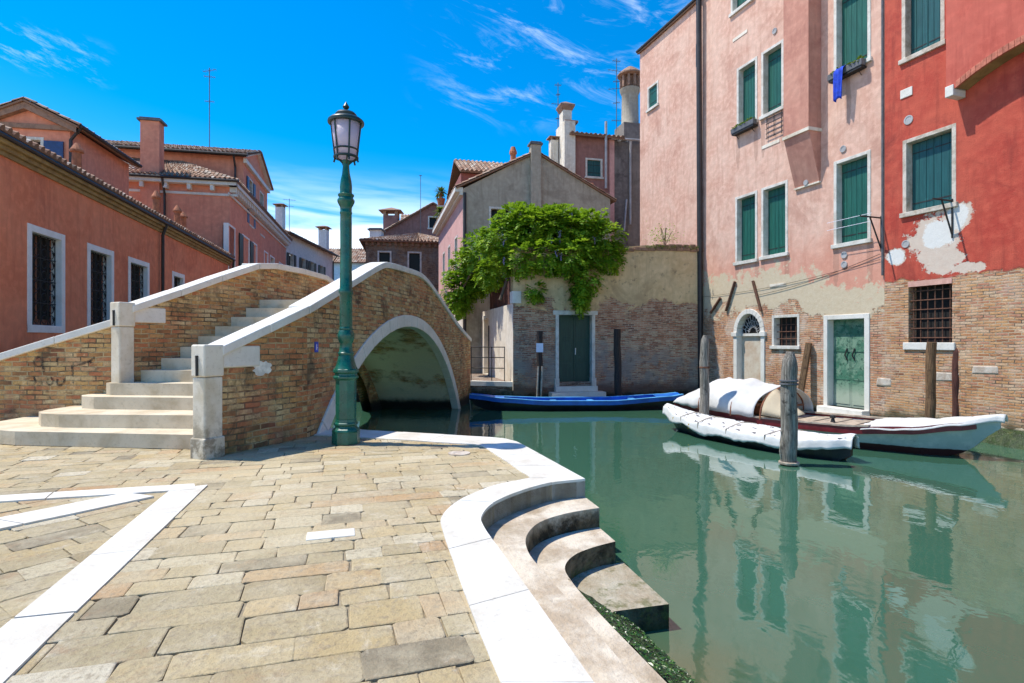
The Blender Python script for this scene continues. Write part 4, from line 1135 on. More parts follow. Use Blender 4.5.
for a, b in (((ul - .3, gz - .05), (ua, za - .08)), ((ua, za - .08), (ur + .3, gz - .05))):
    g.add([GW.p(a[0], a[1] - .22, .22), GW.p(b[0], b[1] - .22, .22), GW.p(b[0], b[1], .22), GW.p(a[0], a[1], .22), GW.p(a[0], a[1] - .22, 0), GW.p(b[0], b[1] - .22, 0), GW.p(b[0], b[1], 0), GW.p(a[0], a[1], 0)], [(0, 1, 2, 3), (4, 7, 6, 5), (0, 4, 5, 1), (2, 6, 7, 3)])
g.build('cornice', M['brick_cap'], gab)
roof(gab, GW.p(ul - .4, gz - .02, .28), GW.p(ul - .4, gz - .02, -4.5), GW.p(ua, za + .05, -4.5), GW.p(ua, za + .05, .28))
roof(gab, GW.p(ur + .4, gz - .02, -4.5), GW.p(ur + .4, gz - .02, .28), GW.p(ua, za + .05, .28), GW.p(ua, za + .05, -4.5))
g = MB(); g.tube([GW.p(ur + .42, gz - .02, .2), GW.p(ur + .42, gz - .02, -4.5)], .07, 8); g.tube([GW.p(ur + .4, gz - .05, .1), GW.p(ur + .06, gz - .5, .07), GW.p(ur + .06, 3, .07)], .055, 8); g.build('gutter', M['pipe'], gab)

# white house at the end
WW = Wall((-17.1, 42.8), (0, 1)); L5 = 11.5; WZ = 9.7
wh = thing('white_house', 'white plastered house with dark green shutters beyond the rose cornice house', 'house', (-17.1, 42.8, 0))
ww = []
for xl, xr in ((288, 294), (300.5, 306), (310.5, 313.5), (318, 325)):
    u0, u1 = WW.u(xl), WW.u(xr); m = (u0 + u1) / 2; ww.append((m - .5, m + .5, 6.5, 8.35))
block(wh, WW, 0, L5, -.3, WZ, 8, mat=M['white_plaster'], holes=[hole_of(*w, fw=.08) for w in ww])
for w in ww: window(wh, WW, *w, fw=.08, kind='open', mat='shutter_dark')
roof(wh, WW.p(-.1, WZ, .45), WW.p(L5 + .3, WZ, .45), WW.p(L5 + .3, WZ + 1.4, -4), WW.p(-.1, WZ + 1.4, -4))
rr = roof(wh, WW.p(L5 + .3, WZ, -8.4), WW.p(-.1, WZ, -8.4), WW.p(-.1, WZ + 1.4, -4), WW.p(L5 + .3, WZ + 1.4, -4))
g = MB(); g.tube([WW.p(-.1, WZ - .03, .5), WW.p(L5 + .3, WZ - .03, .5)], .07, 8); g.tube([WW.p(L5 - .1, WZ - .1, .4), WW.p(L5 - .1, WZ - .6, .08), WW.p(L5 - .1, 0, .08)], .06, 8); g.build('gutter', M['pipe'], wh)
p = WW.p(WW.u(281) + 1.5, 0, -.5); chimney(rr, (-17.75, 43.6), .55, .55, WZ, 11.75, M['white_plaster'], 'tile')
chimney(rr, (-17.4, 52.6), .75, .75, WZ, 11.75, M['white_plaster'], 'tile')
antenna('short television aerial rising behind the white house chimney', -18.55, 47.4, WZ + .5, 13.4, [(.97, .5), (.8, .35)], seed=2)

# pale blue house seen through the gap
bl = thing('blue_house', 'pale blue house under a long tiled roof seen through the gap behind the lamp', 'house', (-17, 70, 0))
BW = Wall((-24, 70), (1, 0.02)); block(bl, BW, 0, 15, 0, 11.2, 8, mat=M['blue_plaster'])
roof(bl, BW.p(-.2, 11.2, .5), BW.p(15.2, 11.2, .5), BW.p(15.2, 13.6, -4), BW.p(-.2, 13.6, -4), pitch=.3, length=.5)
g = MB(); 
for k in range(6): g.wbox(BW, 7 + k * 1.1, 7.6 + k * 1.1, 8.9, 10.2, .0, .02)
g.build('window', M['dark_glass'], bl)
# brown brick house
OW = Wall((-10.9, 42.4), (.985, .17)); L6 = 6.4; OZ = 8.95
br = thing('brick_house', 'brown brick house with hipped tiled roof and white framed windows behind the bridge crest', 'house', (*OW.p(0, 0)[:2], 0))
bw = [(OW.u(377.5), OW.u(391.5), 6.0, 8.3), (OW.u(407.5), OW.u(421.5), 6.0, 8.3)]
block(br, OW, 0, L6, -.3, OZ, 7, mat=M['brown_brick'], holes=[hole_of(*w, fw=.12) for w in bw])
for w in bw: window(br, OW, *w, fw=.12, kind='glass')
g = MB()
k = 0.0
while k < L6: g.wbox(OW, k, k + .18, OZ - .28, OZ - .02, .002, .2); k += .42
g.wbox(OW, -.1, L6 + .1, OZ - .02, OZ + .08, .002, .3); g.build('cornice', M['brick_cap'], br)
e0, e1, e2, e3 = OW.p(-.45, OZ + .06, .45), OW.p(L6 + .45, OZ + .06, .45), OW.p(L6 + .45, OZ + .06, -7.4), OW.p(-.45, OZ + .06, -7.4); ap = OW.p(L6 * .6, OZ + 1.35, -3.4)
r6 = roof(br, e0, e1, ap, ap, pitch=.26); roof(br, e1, e2, ap, ap, pitch=.26); roof(br, e3, e0, ap, ap, pitch=.26)
antenna('tall bare aerial pole on the hipped roof of the brick house', *OW.p(OW.u(421), 0, -2.6)[:2], OZ + 1.0, OW.uz(421, 173)[1] + .6, [(.99, .12)], seed=3)
# dark gabled house behind it
DW = Wall((-12.4, 51), (.985, .17)); dg = thing('dark_gable_house', 'dark gabled house with a window in its gable rising behind the brown brick house', 'house', (*DW.p(0, 0)[:2], 0))
d0, dz = DW.uz(384, 232); d1, da = DW.uz(433, 204); d2 = 2 * d1 - d0
dwn = (DW.u(428), DW.u(441), DW.uz(430, 229)[1], DW.uz(430, 216)[1])
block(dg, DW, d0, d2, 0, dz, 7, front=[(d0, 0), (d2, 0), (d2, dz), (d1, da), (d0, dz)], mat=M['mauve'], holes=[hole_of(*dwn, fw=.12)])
window(dg, DW, *dwn, fw=.12, kind='glass')
r7 = roof(dg, DW.p(d0 - .5, dz - .2, -7), DW.p(d0 - .5, dz - .2, .3), DW.p(d1, da + .1, .3), DW.p(d1, da + .1, -7), pitch=.3)
roof(dg, DW.p(d2 + .5, dz - .2, .3), DW.p(d2 + .5, dz - .2, -7), DW.p(d1, da + .1, -7), DW.p(d1, da + .1, .3), pitch=.3)
roof(dg, DW.p(d0 + 1.4, dz + 1.6, -2.2), DW.p(d0 + 4.6, dz + 1.6, -2.2), DW.p(d0 + 4.6, dz + 2.6, -4.4), DW.p(d0 + 1.4, dz + 2.6, -4.4), pitch=.3)
pc = DW.p(DW.u(391), 0, -1.0); chimney(r7, pc, 1.3, 1.0, dz - .2, DW.uz(391, 214)[1], M['mauve'], 'tile')
pc = OW.p(OW.u(375), 0, -2); chimney(r6, pc, .9, .9, OZ, OW.uz(375, 226)[1], M['white_plaster'], 'slab')

# ------------------------------------------------------------------ grey gabled house behind the garden
RW = Wall((-2.33, 27.0), (.972, .234)); L8 = 7.5; RZ = 8.75; ra = (3.6, 10.75)
grey = thing('grey_gable_house', 'grey plastered gable house with a chimney on its ridge behind the leafy garden wall', 'house', (*RW.p(3, 0)[:2], 0))
gwn = [(RW.u(489), RW.u(511.5), 6.6, 7.98), (RW.u(560), RW.u(583), 6.6, 7.98)]
SL = Wall(RW.p(0, 0, -10.6)[:2], (-RW.n[0] * -1, -RW.n[1] * -1))
g = MB()
g.wallface(RW, [(0, -.3), (L8, -.3), (L8, RZ), ra, (0, RZ)], [hole_of(*w, fw=.1) for w in gwn], 0, .2)
g.quad(RW.p(L8, -.3), RW.p(L8, -.3, -10.6), RW.p(L8, RZ, -10.6), RW.p(L8, RZ))
g.build('wall', M['grey_plaster'], grey)
for w in gwn: window(grey, RW, *w, fw=.1, kind='glass')
SLW = Wall(RW.p(0, 0, -10.6)[:2], RW.n)       # pink side face along the lane
sw = []
for xl, xr, yt, yb in ((442.5, 445.5, 240, 258), (448, 450.5, 227, 250), (455, 457.5, 214, 240)):
    m = SLW.u((xl + xr) / 2); sw.append((m - .5, m + .5, 5.0, 6.9))
g = MB(); g.wallface(SLW, rect(0, 10.6, 2.9, RZ), [hole_of(*w, fw=.1) for w in sw], 0, .2); g.build('side_wall', M['pale_pink'], grey)
for w in sw: window(grey, SLW, *w, fw=.1, kind='glass', sill=False)
g = MB(); g.wallface(SLW, rect(0, 10.6, -.3, 2.9)); g.build('plinth_wall', M['cream'], grey)
g = MB()
g.wbox(SLW, -.2, 10.62, RZ - .30, RZ - .16, .002, .16); g.wbox(SLW, -.2, 10.64, RZ - .16, RZ + .05, .002, .38); g.build('cornice', M['white_stone'], grey)
rg = roof(grey, RW.p(-.36, RZ + .07, -10.6), RW.p(-.36, RZ + .07, .14), RW.p(ra[0], ra[1] + .06, .14), RW.p(ra[0], ra[1] + .06, -10.6), pitch=.26)
roof(grey, RW.p(L8 + .3, RZ - .1, .14), RW.p(L8 + .3, RZ - .1, -10.6), RW.p(ra[0], ra[1] + .06, -10.6), RW.p(ra[0], ra[1] + .06, .14), pitch=.26)
pc = RW.p(RW.u(535), 0, .02); chimney(rg, pc, .5, .4, 6.0, RW.uz(535, 146)[1], M['grey_plaster'], 'slab', ((*RW.d, 0), (*RW.n, 0), (0, 0, 1)))
for x, hgt in ((518, 1.0), (541, .5), (599, .7)):
    u = RW.u(x); pz = RZ + (ra[1] - RZ) * (1 - abs(u - ra[0]) / 3.8)
    p = RW.p(u, 0, -1.0); g = MB(); g.lathe((p[0], p[1], pz), [(.14, 0), (.14, hgt * .6), (.19, hgt * .65), (.19, hgt * .75), (.1, hgt)], 10); g.build('chimney_pot', M['terracotta'], rg)
g = MB(); g.tube([RW.p(.08, RZ - .2, .08), RW.p(.08, 0, .08)], .07, 8); g.build('drainpipe', M['pipe'], grey)
# red house whose tiled roof rises behind the grey gable
TW = Wall((-3.05, 34.0), (.972, .234)); t_ = thing('red_roof_house', 'dark red house with broad tiled roof rising directly behind the grey gable', 'house', (*TW.p(2, 0)[:2], 0))
tz = TW.uz(456, 170)[1]; tr = TW.uz(456, 155)[1] + .55
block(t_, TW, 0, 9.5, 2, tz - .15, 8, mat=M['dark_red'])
roof(t_, TW.p(-.08, tz - .1, .4), TW.p(9.7, tz - .1, .4), TW.p(9.7, tr, -2.6), TW.p(-.08, tr, -2.6), pitch=.27)
roof(t_, TW.p(9.7, tz - .1, -6.4), TW.p(-.08, tz - .1, -6.4), TW.p(-.08, tr, -2.6), TW.p(9.7, tr, -2.6), pitch=.27)
# palms / succulents in pots on the terrace at its corner
for i, (x, y, Y, lab) in enumerate(((441, 192, 37.5, 'upper spiky potted plant at the corner of the red roofed house'), (441, 212, 36.5, 'lower spiky potted plant hanging beside the pale pink side wall'))):
    X = (x - CX) / F * Y; Z = H - (y - HY) / F * Y
    pp = thing('potted_plant', lab, 'plant', (X, Y, Z - .6), 'spiky plants on the terrace corner')
    g = MB(); g.lathe((X, Y, Z - .9), [(.2, 0), (.28, .45), (.3, .45)], 12); g.tube([(X, Y, Z - .5), (X, Y, Z)], .06, 6); g.build('pot', M['terracotta'], pp)
    g = MB()
    for k in range(70):
        a = R.uniform(0, 6.28); e_ = R.uniform(-.7, 1.2); l = R.uniform(.35, .7); d = Vector((math.cos(a) * math.cos(e_), math.sin(a) * math.cos(e_), math.sin(e_)))
        s = d.cross(Vector((0, 0, 1))).normalized() * .06; b = Vector((X, Y, Z)); m = b + d * l * .5; t_end = b + d * l + Vector((0, 0, -.3 * l))
        g.quad(tuple(b), tuple(m + s), tuple(t_end), tuple(m - s), R.random())
    g.build('foliage', M['palm'], pp)
    g = MB(); g.box((X + .25, Y + .2, Z - .98), (1.0, .8, .1)); g.build('ledge', M['white_stone'], pp)

# ------------------------------------------------------------------ tall mauve house with the big chimneys
KW = Wall((2.2, 31.0), (.972, .234))
tall = thing('tall_chimney_house', 'tall mauve house with two great chimneys between the grey gable and the pink facade', 'house', (*KW.p(3, 0)[:2], 0))
k0 = KW.u(569.5); k1 = KW.u(609); kz = KW.uz(590, 137)[1]
kw = (KW.u(585.5), KW.u(602.5), KW.uz(590, 178)[1], KW.uz(590, 158)[1])
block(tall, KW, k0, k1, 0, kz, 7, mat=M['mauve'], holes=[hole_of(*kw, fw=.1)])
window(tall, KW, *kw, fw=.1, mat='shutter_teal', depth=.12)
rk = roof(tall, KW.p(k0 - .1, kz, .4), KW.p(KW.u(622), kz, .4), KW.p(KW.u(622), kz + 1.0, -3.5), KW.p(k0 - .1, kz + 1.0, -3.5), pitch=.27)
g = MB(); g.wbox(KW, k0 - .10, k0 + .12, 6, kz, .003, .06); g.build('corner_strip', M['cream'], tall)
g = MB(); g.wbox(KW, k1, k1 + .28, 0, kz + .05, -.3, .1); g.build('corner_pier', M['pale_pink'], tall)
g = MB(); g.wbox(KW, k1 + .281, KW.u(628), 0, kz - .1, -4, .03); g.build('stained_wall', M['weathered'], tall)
g = MB(); g.wbox(KW, KW.u(628) + .001, KW.u(628) + 1.6, 0, kz + .1, -4, -.05); g.build('grey_wall', M['dark_grey'], tall)
g = MB(); p0 = KW.u(629.5); g.tube([KW.p(KW.u(609), kz - .05, .25), KW.p(KW.u(645), kz - .02, .25)], .07, 8); g.tube([KW.p(p0, kz, .2), KW.p(p0, kz - .5, .12), KW.p(p0, KW.uz(629, 225)[1], .12)], .06, 8)
p1 = KW.u(603.5); g.tube([KW.p(p1, KW.uz(603, 190)[1], .35), KW.p(p1, kz + .8, .35)], .07, 8); p2 = KW.u(625.5); g.tube([KW.p(p2, KW.uz(625, 200)[1], .15), KW.p(KW.u(622), KW.uz(622, 232)[1], .3)], .05, 8)
g.build('flue_pipe', M['pale_pipe'], tall)
def KU(x, n): return Wall(KW.p(0, 0, n)[:2], KW.d).u(x)
# white lit stack on the left, stepped, and its small neighbour
ax = ((*KW.d, 0), (*KW.n, 0), (0, 0, 1))
pc = KW.p(KU(565.5, -.5), 0, -.5); zt = KW.uz(564, 107)[1]
g = MB(); g.box((*pc[:2], 10), (.62, 1.5, 2 * (KW.uz(564, 122)[1] - 10)), ax); st = g.build('chimney', M['cream'], rk)
g = MB(); g.box((*pc[:2], lerp(KW.uz(564, 122)[1], zt, .5)), (.52, .6, zt - KW.uz(564, 122)[1]), ax); g.build('stack', M['cream'], st)
g = MB(); z = zt
g.add([tuple(pc[q] + ax[0][q] * a + ax[1][q] * b for q in (0, 1)) + (zq,) for zq, s in ((z - .1, .28), (z + .18, .42), (z + .26, .42), (z + .5, .05)) for a, b in ((-s, -s), (s, -s), (s, s), (-s, s))],
      [(i * 4 + k, i * 4 + (k + 1) % 4, i * 4 + 4 + (k + 1) % 4, i * 4 + 4 + k) for i in range(3) for k in range(4)] + [(12, 13, 14, 15)]); g.build('cap', M['brick_cap'], st)
g = MB(); g.box((pc[0] + .15, pc[1], KW.uz(564, 122)[1] + .04), (.75, 1.2, .12), ax); g.build('ledge', M['brick_cap'], st)
pc = KW.p(KU(553.5, -.9), 0, -.9); chimney(rk, pc, .42, .42, 8, KW.uz(553, 135)[1], M['cream'], 'tile', ax)
antenna('tall lattice aerial beside the white chimney stack', *KW.p(KU(558, -1.6), 0, -1.6)[:2], 9.5, KW.uz(558, 76)[1] + .4, [(.98, .2), (.9, .12), (.82, .4), (.7, .15), (.55, .25), (.4, .15)], seed=5)
antenna('highest aerial mast beside the great round chimney', *KW.p(KU(616.5, -1.2), 0, -1.2)[:2], kz, KW.uz(617, 47)[1], [(.97, .25), (.86, .55), (.74, .2), (.66, .5), (.5, .2), (.3, .3)], seed=6)
# great round Venetian chimney on a square foot
pc = KW.p(KU(630, -.8), 0, -.8); zf = KW.uz(628, 134)[1] - .2; zs = KW.uz(628, 121)[1]
g = MB(); g.box((*pc[:2], (zf + zs) / 2), (1.35, 1.3, zs - zf), ax); big = g.build('chimney', M['dark_grey'], rk)
zc = KW.uz(628, 88)[1] + .2; zh = KW.uz(628, 77)[1] + .25; ze = KW.uz(628, 64)[1] + .25
g = MB(); g.lathe((*pc[:2], 0), [(.56, zs), (.50, zs + .1), (.47, zc - .25), (.50, zc - .2), (.58, zc), (.60, zc + .08), (.56, zc + .1)], 20); g.build('shaft', M['grey_plaster'], big, smooth=True, autosmooth=40)
g = MB()
for k in range(10):
    q = 6.283 * k / 10; g.box((pc[0] + .52 * math.cos(q), pc[1] + .52 * math.sin(q), (zc + .1 + zh) / 2 + .1), (.13, .13, zh - zc), ((math.cos(q), math.sin(q), 0), (-math.sin(q), math.cos(q), 0), (0, 0, 1)))
g.lathe((*pc[:2], 0), [(.36, zc), (.36, zh + .2)], 12)
g.build('arcade', M['brick_cap'], big)
g = MB(); g.lathe((*pc[:2], 0), [(.58, zh + .12), (.74, zh + .2), (.74, zh + .27), (.45, zh + .52), (.15, ze), (.05, ze + .02)], 14, tint=.3); g.build('cap', M['brick_cap'], big)

# ------------------------------------------------------------------ garden wall, door, return wall
gard = thing('garden_wall', 'high weathered brick and plaster garden wall rising from the canal with a dark green door', 'wall', (*GARD.p(1, 0)[:2], WATER))
ul, ur = -2.40, 5.40; TZ = 5.0
du0, zt = GARD.uz(555.5, 311); du1 = GARD.u(595); dz0 = GARD.uz(575, 386)[1]
dt = zt
dh = rect(du0 + .11, du1 - .11, dz0, dt - .13)
topl = [(ur, 5.22), (3.6, 5.16), (3.0, 5.25), (1.5, 5.1), (0, 5.05), (ul, 4.95)]
g = MB(); g.wallface(GARD, [(ul, -1.5), (ur, -1.5)] + topl, [dh], 0, .35)
g.wallface(GARD, [(ul, -1.5), (ur, -1.5)] + topl, [], -.4, flip=True)
g.build('wall', M['garden'], gard)
g = MB()
for k in range(26):           # ragged brick coping
    u = lerp(ul, ur, k / 26); zt_k = lerp(4.95, 5.22, k / 26) + R.uniform(-.02, .05)
    g.wbox(GARD, u, u + .29, zt_k - .14, zt_k - .01, -.43, .07 + R.uniform(-.02, .02)); 
    if k > 18 and R.random() < .7: g.wbox(GARD, u + .02, u + .27, zt_k - .012, zt_k + .10 + R.uniform(0, .06), -.38, .02)
g.build('coping', M['brick_cap'], gard, bevel=.015)
g = MB(); g.wbox(GARD, du0, du0 + .13, dz0, dt, -.25, .03); g.wbox(GARD, du1 - .13, du1, dz0, dt, -.25, .03); g.wbox(GARD, du0 - .1, du1 + .1, dt - .14, dt + .02, -.25, .045)
g.wbox(GARD, du0 - .04, du0 + .14, dz0, dz0 + .3, -.24, .05); g.wbox(GARD, du1 - .14, du1 + .04, dz0, dz0 + .3, -.24, .05)
dm = (du0 + du1) / 2
g.build('door_frame', M['frame_stone'], gard, bevel=.012)
for a, b in ((du0 + .13, dm - .004), (dm + .004, du1 - .13)):
    g = MB(); w_ = (b - a)
    g.wbox(GARD, a, b, dz0, dt - .14, -.26, -.21)
    for (f0, f1) in ((.04, .32), (.36, .64), (.68, .96)):
        z0, z1 = lerp(dz0, dt - .14, f0), lerp(dz0, dt - .14, f1); g.wbox(GARD, a + .08, b - .08, z0, z1, -.212, -.195)
    d = g.build('door', M['dark_door'], gard, bevel=.006)
    if a > dm:
        g = MB(); g.tube([GARD.p(a + .06, 1.0, -.19), GARD.p(a + .06, 1.25, -.16)], .02, 6); g.build('handle', M['white_stone'], d)
for (z0, z1, wd, n1) in ((dz0 - .2, dz0, .0, .18), (dz0 - .42, dz0 - .202, .22, .45), (dz0 - .62, dz0 - .422, .45, .7)):
    g = MB(); g.wbox(GARD, du0 - .05 - wd, du1 + .05 + wd, z0, z1, -.3, n1); g.build('step', M['white_stone'], gard, bevel=.02)
# white return wall on the lane
RT = Wall(GARD.p(ul, 0, -6.3)[:2], GARD.n); 
ret = thing('lane_wall', 'sunlit cream wall with dark red board panels on top at the corner of the garden', 'wall', (*RT.p(3, 0)[:2], 0))
ga, gb = RT.u(488.5), RT.u(484)
if ga < gb: ga, gb = gb, ga
gate = rect(gb, ga, 0.02, 2.55)
g = MB(); g.wallface(RT, rect(0, 6.298, -.3, 2.9), [gate], 0, .5); g.wallface(RT, rect(0, 6.298, -.3, 2.9), [], -.42, flip=True)
g.quad(RT.p(0, 2.9), RT.p(6.298, 2.9), RT.p(6.298, 2.9, -.42), RT.p(0, 2.9, -.42)); g.build('wall', M['cream'], ret)
g = MB()
k = 1.2
while k < 6.1:
    g.wbox(RT, k, k + .165, 2.91, 3.95 + R.uniform(-.01, .02), -.2, -.15 + R.uniform(-.008, .008)); k += .17
g.build('board_panel', M['red_wood'], ret, bevel=.004)
g = MB(); g.wbox(RT, 5.9, 6.34, 2.902, 3.35, -.3, .03); g.wbox(RT, gb - .1, gb + .35, 2.5, 2.68, -.1, .06); g.build('stone_block', M['white_stone'], ret, bevel=.01)
g = MB(); g.wbox(RT, gb, ga, .02, 2.55, -.5, -.46); g.build('gate', M['soffit'], ret)
g = MB(); g.tube([RT.p(ga + .35, 0, .06), RT.p(ga + .35, 2.2, .06)], .03, 6); g.build('conduit', M['pipe'], ret)
# quay kerb below and the railing
g = MB(); g.prism([(-1.62, 21.42), (.03, 20.93), (.12, 21.2), (-1.5, 21.75)], -.16, .012); structure(g.build('quay_coping', M['white_stone'], bevel=.015))
rl = thing('railing', 'low black iron railing with three bars along the quay edge beside the bridge foot', 'railing', (-.9, 21.4, 0))
g = MB(); a_, b_ = (-1.55, 21.62), (-.28, 21.25)
for z in (.50, .90, 1.29): g.tube([(*a_, z), (*b_, z)], .018, 6)
g.build('bar', M['iron'], rl)
for f in (.0, .62, 1): 
    g = MB(); x, y = lerp(a_[0], b_[0], f), lerp(a_[1], b_[1], f); g.tube([(x, y, 0), (x, y, 1.31)], .02, 6); g.build('post', M['iron'], rl)

# ------------------------------------------------------------------ pink house on the right
pink = thing('pink_house', 'tall pink house with green shutters and bare brick at its foot on the right bank', 'house', (*PINK.p(3, 0)[:2], WATER))
UE_ = PINK.u(884.5); ULEFT = PINK.u(640); PT = 15.35
def PW(xl, xr, yt, yb):
    u0, zt = PINK.uz(xl, yt); zb = PINK.uz(xl, yb)[1]; return (u0, PINK.u(xr), zb, zt)
pw = [PW(737, 757.5, 69, 132), PW(761.5, 784, 53, 119.5), PW(735.5, 757.5, 197.5, 265), PW(761.5, 788, 188.5, 259.5), PW(834, 871, 162, 248)]
h6 = pw[4][3] - pw[4][2]
w5 = PINK.uz(834, 79); pw.append((pw[4][0], pw[4][1], w5[1], w5[1] + h6))
wt = PINK.uz(731, 17); pw.append((wt[0], PINK.u(754), wt[1], PT - .12))
wsm = PW(647.7, 658.5, 88, 112.5)
dr = PW(824, 870, 315.5, 405)
sm = (PINK.u(772), PINK.u(799.5), PINK.uz(772, 348)[1], PINK.uz(772, 315.5)[1])
ad0, adz = PINK.uz(737.5, 333); ad1 = PINK.u(761.5); adr = (ad1 - ad0) / 2; adm = (ad0 + ad1) / 2; AB = -.3
archdoor = [(ad0, AB), (ad1, AB)] + [(adm + adr * math.cos(math.pi * k / 16), adz + adr * 1.15 * math.sin(math.pi * k / 16)) for k in range(17)]
holes = [hole_of(*w) for w in pw] + [hole_of(*wsm, fw=.1), rect(dr[0] + .12, dr[1] - .12, dr[2], dr[3] - .12), hole_of(*sm, fw=.09), archdoor]
UN = -5.0
g = MB(); g.wallface(PINK, rect(ULEFT, UE_, -1.5, PT), holes, 0, .25)
g.quad(PINK.p(ULEFT, -1.5, -9), PINK.p(ULEFT, -1.5), PINK.p(ULEFT, PT), PINK.p(ULEFT, PT, -9))
g.quad(PINK.p(UE_, -1.5), PINK.p(UE_, -1.5, -9), PINK.p(UE_, PT, -9), PINK.p(UE_, PT))
g.build('wall', M['pink'], pink)
for i, w in enumerate(pw): window(pink, PINK, *w, mat='shutter', boards=3)
window(pink, PINK, *wsm, fw=.1, mat='shutter', depth=.1)
w_, _ = window(pink, PINK, *sm, fw=.09, kind='grille', proud=.012)
roof(pink, PINK.p(ULEFT - .1, PT - .06, .12), PINK.p(UE_, PT - .06, .12), PINK.p(UE_, PT + 1.6, -4.5), PINK.p(ULEFT - .2, PT + 1.6, -4.5), pitch=.3, length=.5)
g = MB(); g.tube([PINK.p(ULEFT - .1, PT - .03, .12), PINK.p(UE_, PT - .03, .12)], .06, 8); g.build('gutter', M['pipe'], pink)
# arched water door
g = MB()
for k in range(13):
    t0, t1 = math.pi * (k + .02) / 13, math.pi * (k + .98) / 13
    q = [(adm + (adr + d) * math.cos(t), adz + (adr * 1.15 + d) * math.sin(t)) for t, d in ((t0, -.005), (t1, -.005), (t1, .17), (t0, .17))]
    g.add([PINK.p(a, b, .05) for a, b in q] + [PINK.p(a, b, -.2) for a, b in q], [(0, 3, 2, 1)[::-1], (4, 5, 6, 7)[::-1], (0, 1, 5, 4)[::-1], (1, 2, 6, 5)[::-1], (2, 3, 7, 6)[::-1], (3, 0, 4, 7)[::-1]])
g.wbox(PINK, ad0 - .17, ad0 + .005, AB, adz - .002, -.2, .045); g.wbox(PINK, ad1 - .005, ad1 + .17, AB, adz - .002, -.2, .045)
g.wbox(PINK, ad0 - .24, ad0 + .03, adz - .13, adz + .03, -.2, .09); g.wbox(PINK, ad1 - .03, ad1 + .24, adz - .13, adz + .03, -.2, .09)
ds = g.build('arched_door_surround', M['white_stone'], pink, bevel=.01)
g = MB(); g.wbox(PINK, ad0, ad1, AB, adz - .12, -.24, -.2); g.build('door', stone_mat('blocked_door', (.62, .55, .44), (.45, .28, .16), scale=1.6, dirt=.7), ds)
g = MB(); g.wbox(PINK, ad0, ad1, adz - .118, adz - .02, -.24, -.12); g.build('transom', M['frame_stone'], ds)
g = MB(); g.wallface(PINK, [(ad0, adz - .02), (ad1, adz - .02)] + archdoor[2:], n=-.235); g.build('fanlight', M['black'], ds)
g = MB(); cc_ = (adm, adz)
for k in range(1, 12):
    q = math.pi * k / 12; g.tube([PINK.p(adm + .16 * math.cos(q), adz + .18 * math.sin(q), -.17), PINK.p(adm + adr * math.cos(q), adz + adr * 1.15 * math.sin(q), -.17)], .012, 5)
for rr_ in (.35, .62, .9):
    pts = [PINK.p(adm + adr * rr_ * (1 + .07 * math.cos(11 * q)) * math.cos(q), adz + adr * 1.15 * rr_ * (1 + .07 * math.cos(11 * q)) * math.sin(q), -.165) for q in [math.pi * k / 40 for k in range(41)]]
    g.tube(pts, .012, 5)
g.build('fan_grille', M['pale_pipe'], ds)
# green water door
g = MB(); g.wbox(PINK, dr[0], dr[0] + .14, dr[2] - .3, dr[3], -.3, .03); g.wbox(PINK, dr[1] - .16, dr[1], dr[2] - .3, dr[3], -.3, .03); g.wbox(PINK, dr[0] + .141, dr[1] - .161, dr[3] - .14, dr[3] - .002, -.3, .028)
dfm = g.build('door_frame', M['white_stone'], pink, bevel=.012)
dmid = (dr[0] + dr[1]) / 2
for a, b in ((dr[0] + .14, dmid), (dmid + .006, dr[1] - .16)):
    g = MB(); g.wbox(PINK, a, b, dr[2], dr[3] - .14, -.3, -.22)
    for f0, f1 in ((.03, .28), (.31, .6), (.63, .8), (.83, .97)): g.wbox(PINK, a + .05, b - .05, lerp(dr[2], dr[3] - .14, f0), lerp(dr[2], dr[3] - .14, f1), -.222, -.205)
    dd = g.build('door', M['old_door'], pink, bevel=.005)
    g = MB(); uu = b - .12 if a < dmid - .1 else a + .12; g.tube([PINK.p(uu, .95, -.19), PINK.p(uu - .05, 1.1, -.15), PINK.p(uu, 1.3, -.19)], .02, 6); g.build('handle', M['iron'], dd)
for z0, z1, wdt, n1 in ((dr[2] - .25, dr[2], .0, .3), (dr[2] - .5, dr[2] - .252, .25, .7)):
    g = MB(); g.wbox(PINK, dr[0] - wdt, dr[1] + wdt, z0, z1, -.28, n1); g.build('step', M['white_stone'], pink, bevel=.02)
# hanging flue: square breast with tapering foot
fu0, fz = PINK.uz(783, 139); fd = .50
PF = Wall(PINK.p(0, 0, fd)[:2], PINK.d); fu0 = PF.u(783.5); fz = PF.uz(783.5, 139)[1]; fu1 = PF.u(808.5); zfoot = fz - 1.55
g = MB()
vs = [PINK.p(fu0, PT - .2, .0), PINK.p(fu1, PT - .2, .0), PINK.p(fu1, PT - .2, fd), PINK.p(fu0, PT - .2, fd), PINK.p(fu0, fz, .0), PINK.p(fu1, fz, .0), PINK.p(fu1, fz, fd), PINK.p(fu0, fz, fd),
      PINK.p(fu0 + .02, zfoot, .0), PINK.p(fu1 - .02, zfoot, .0), PINK.p(fu1 - .02, zfoot, .05), PINK.p(fu0 + .02, zfoot, .05)]
g.add(vs, [(3, 2, 1, 0), (0, 4, 7, 3), (3, 7, 6, 2), (2, 6, 5, 1), (4, 8, 11, 7), (7, 11, 10, 6), (6, 10, 9, 5), (8, 9, 10, 11)]); fl = g.build('hanging_flue', m_plaster('flue_plaster', (.50, .22, .155), (.56, .28, .2), (.36, .14, .1)), pink)
g = MB(); g.wbox(PINK, fu0 - .03, fu1 + .03, fz - .05, fz + .05, 0.001, fd + .025); g.build('moulding', M['cream'], fl); g = MB(); g.wbox(PINK, fu0, fu1, zfoot - .05, zfoot, .001, .08); g.build('foot_slab', M['cream'], fl)
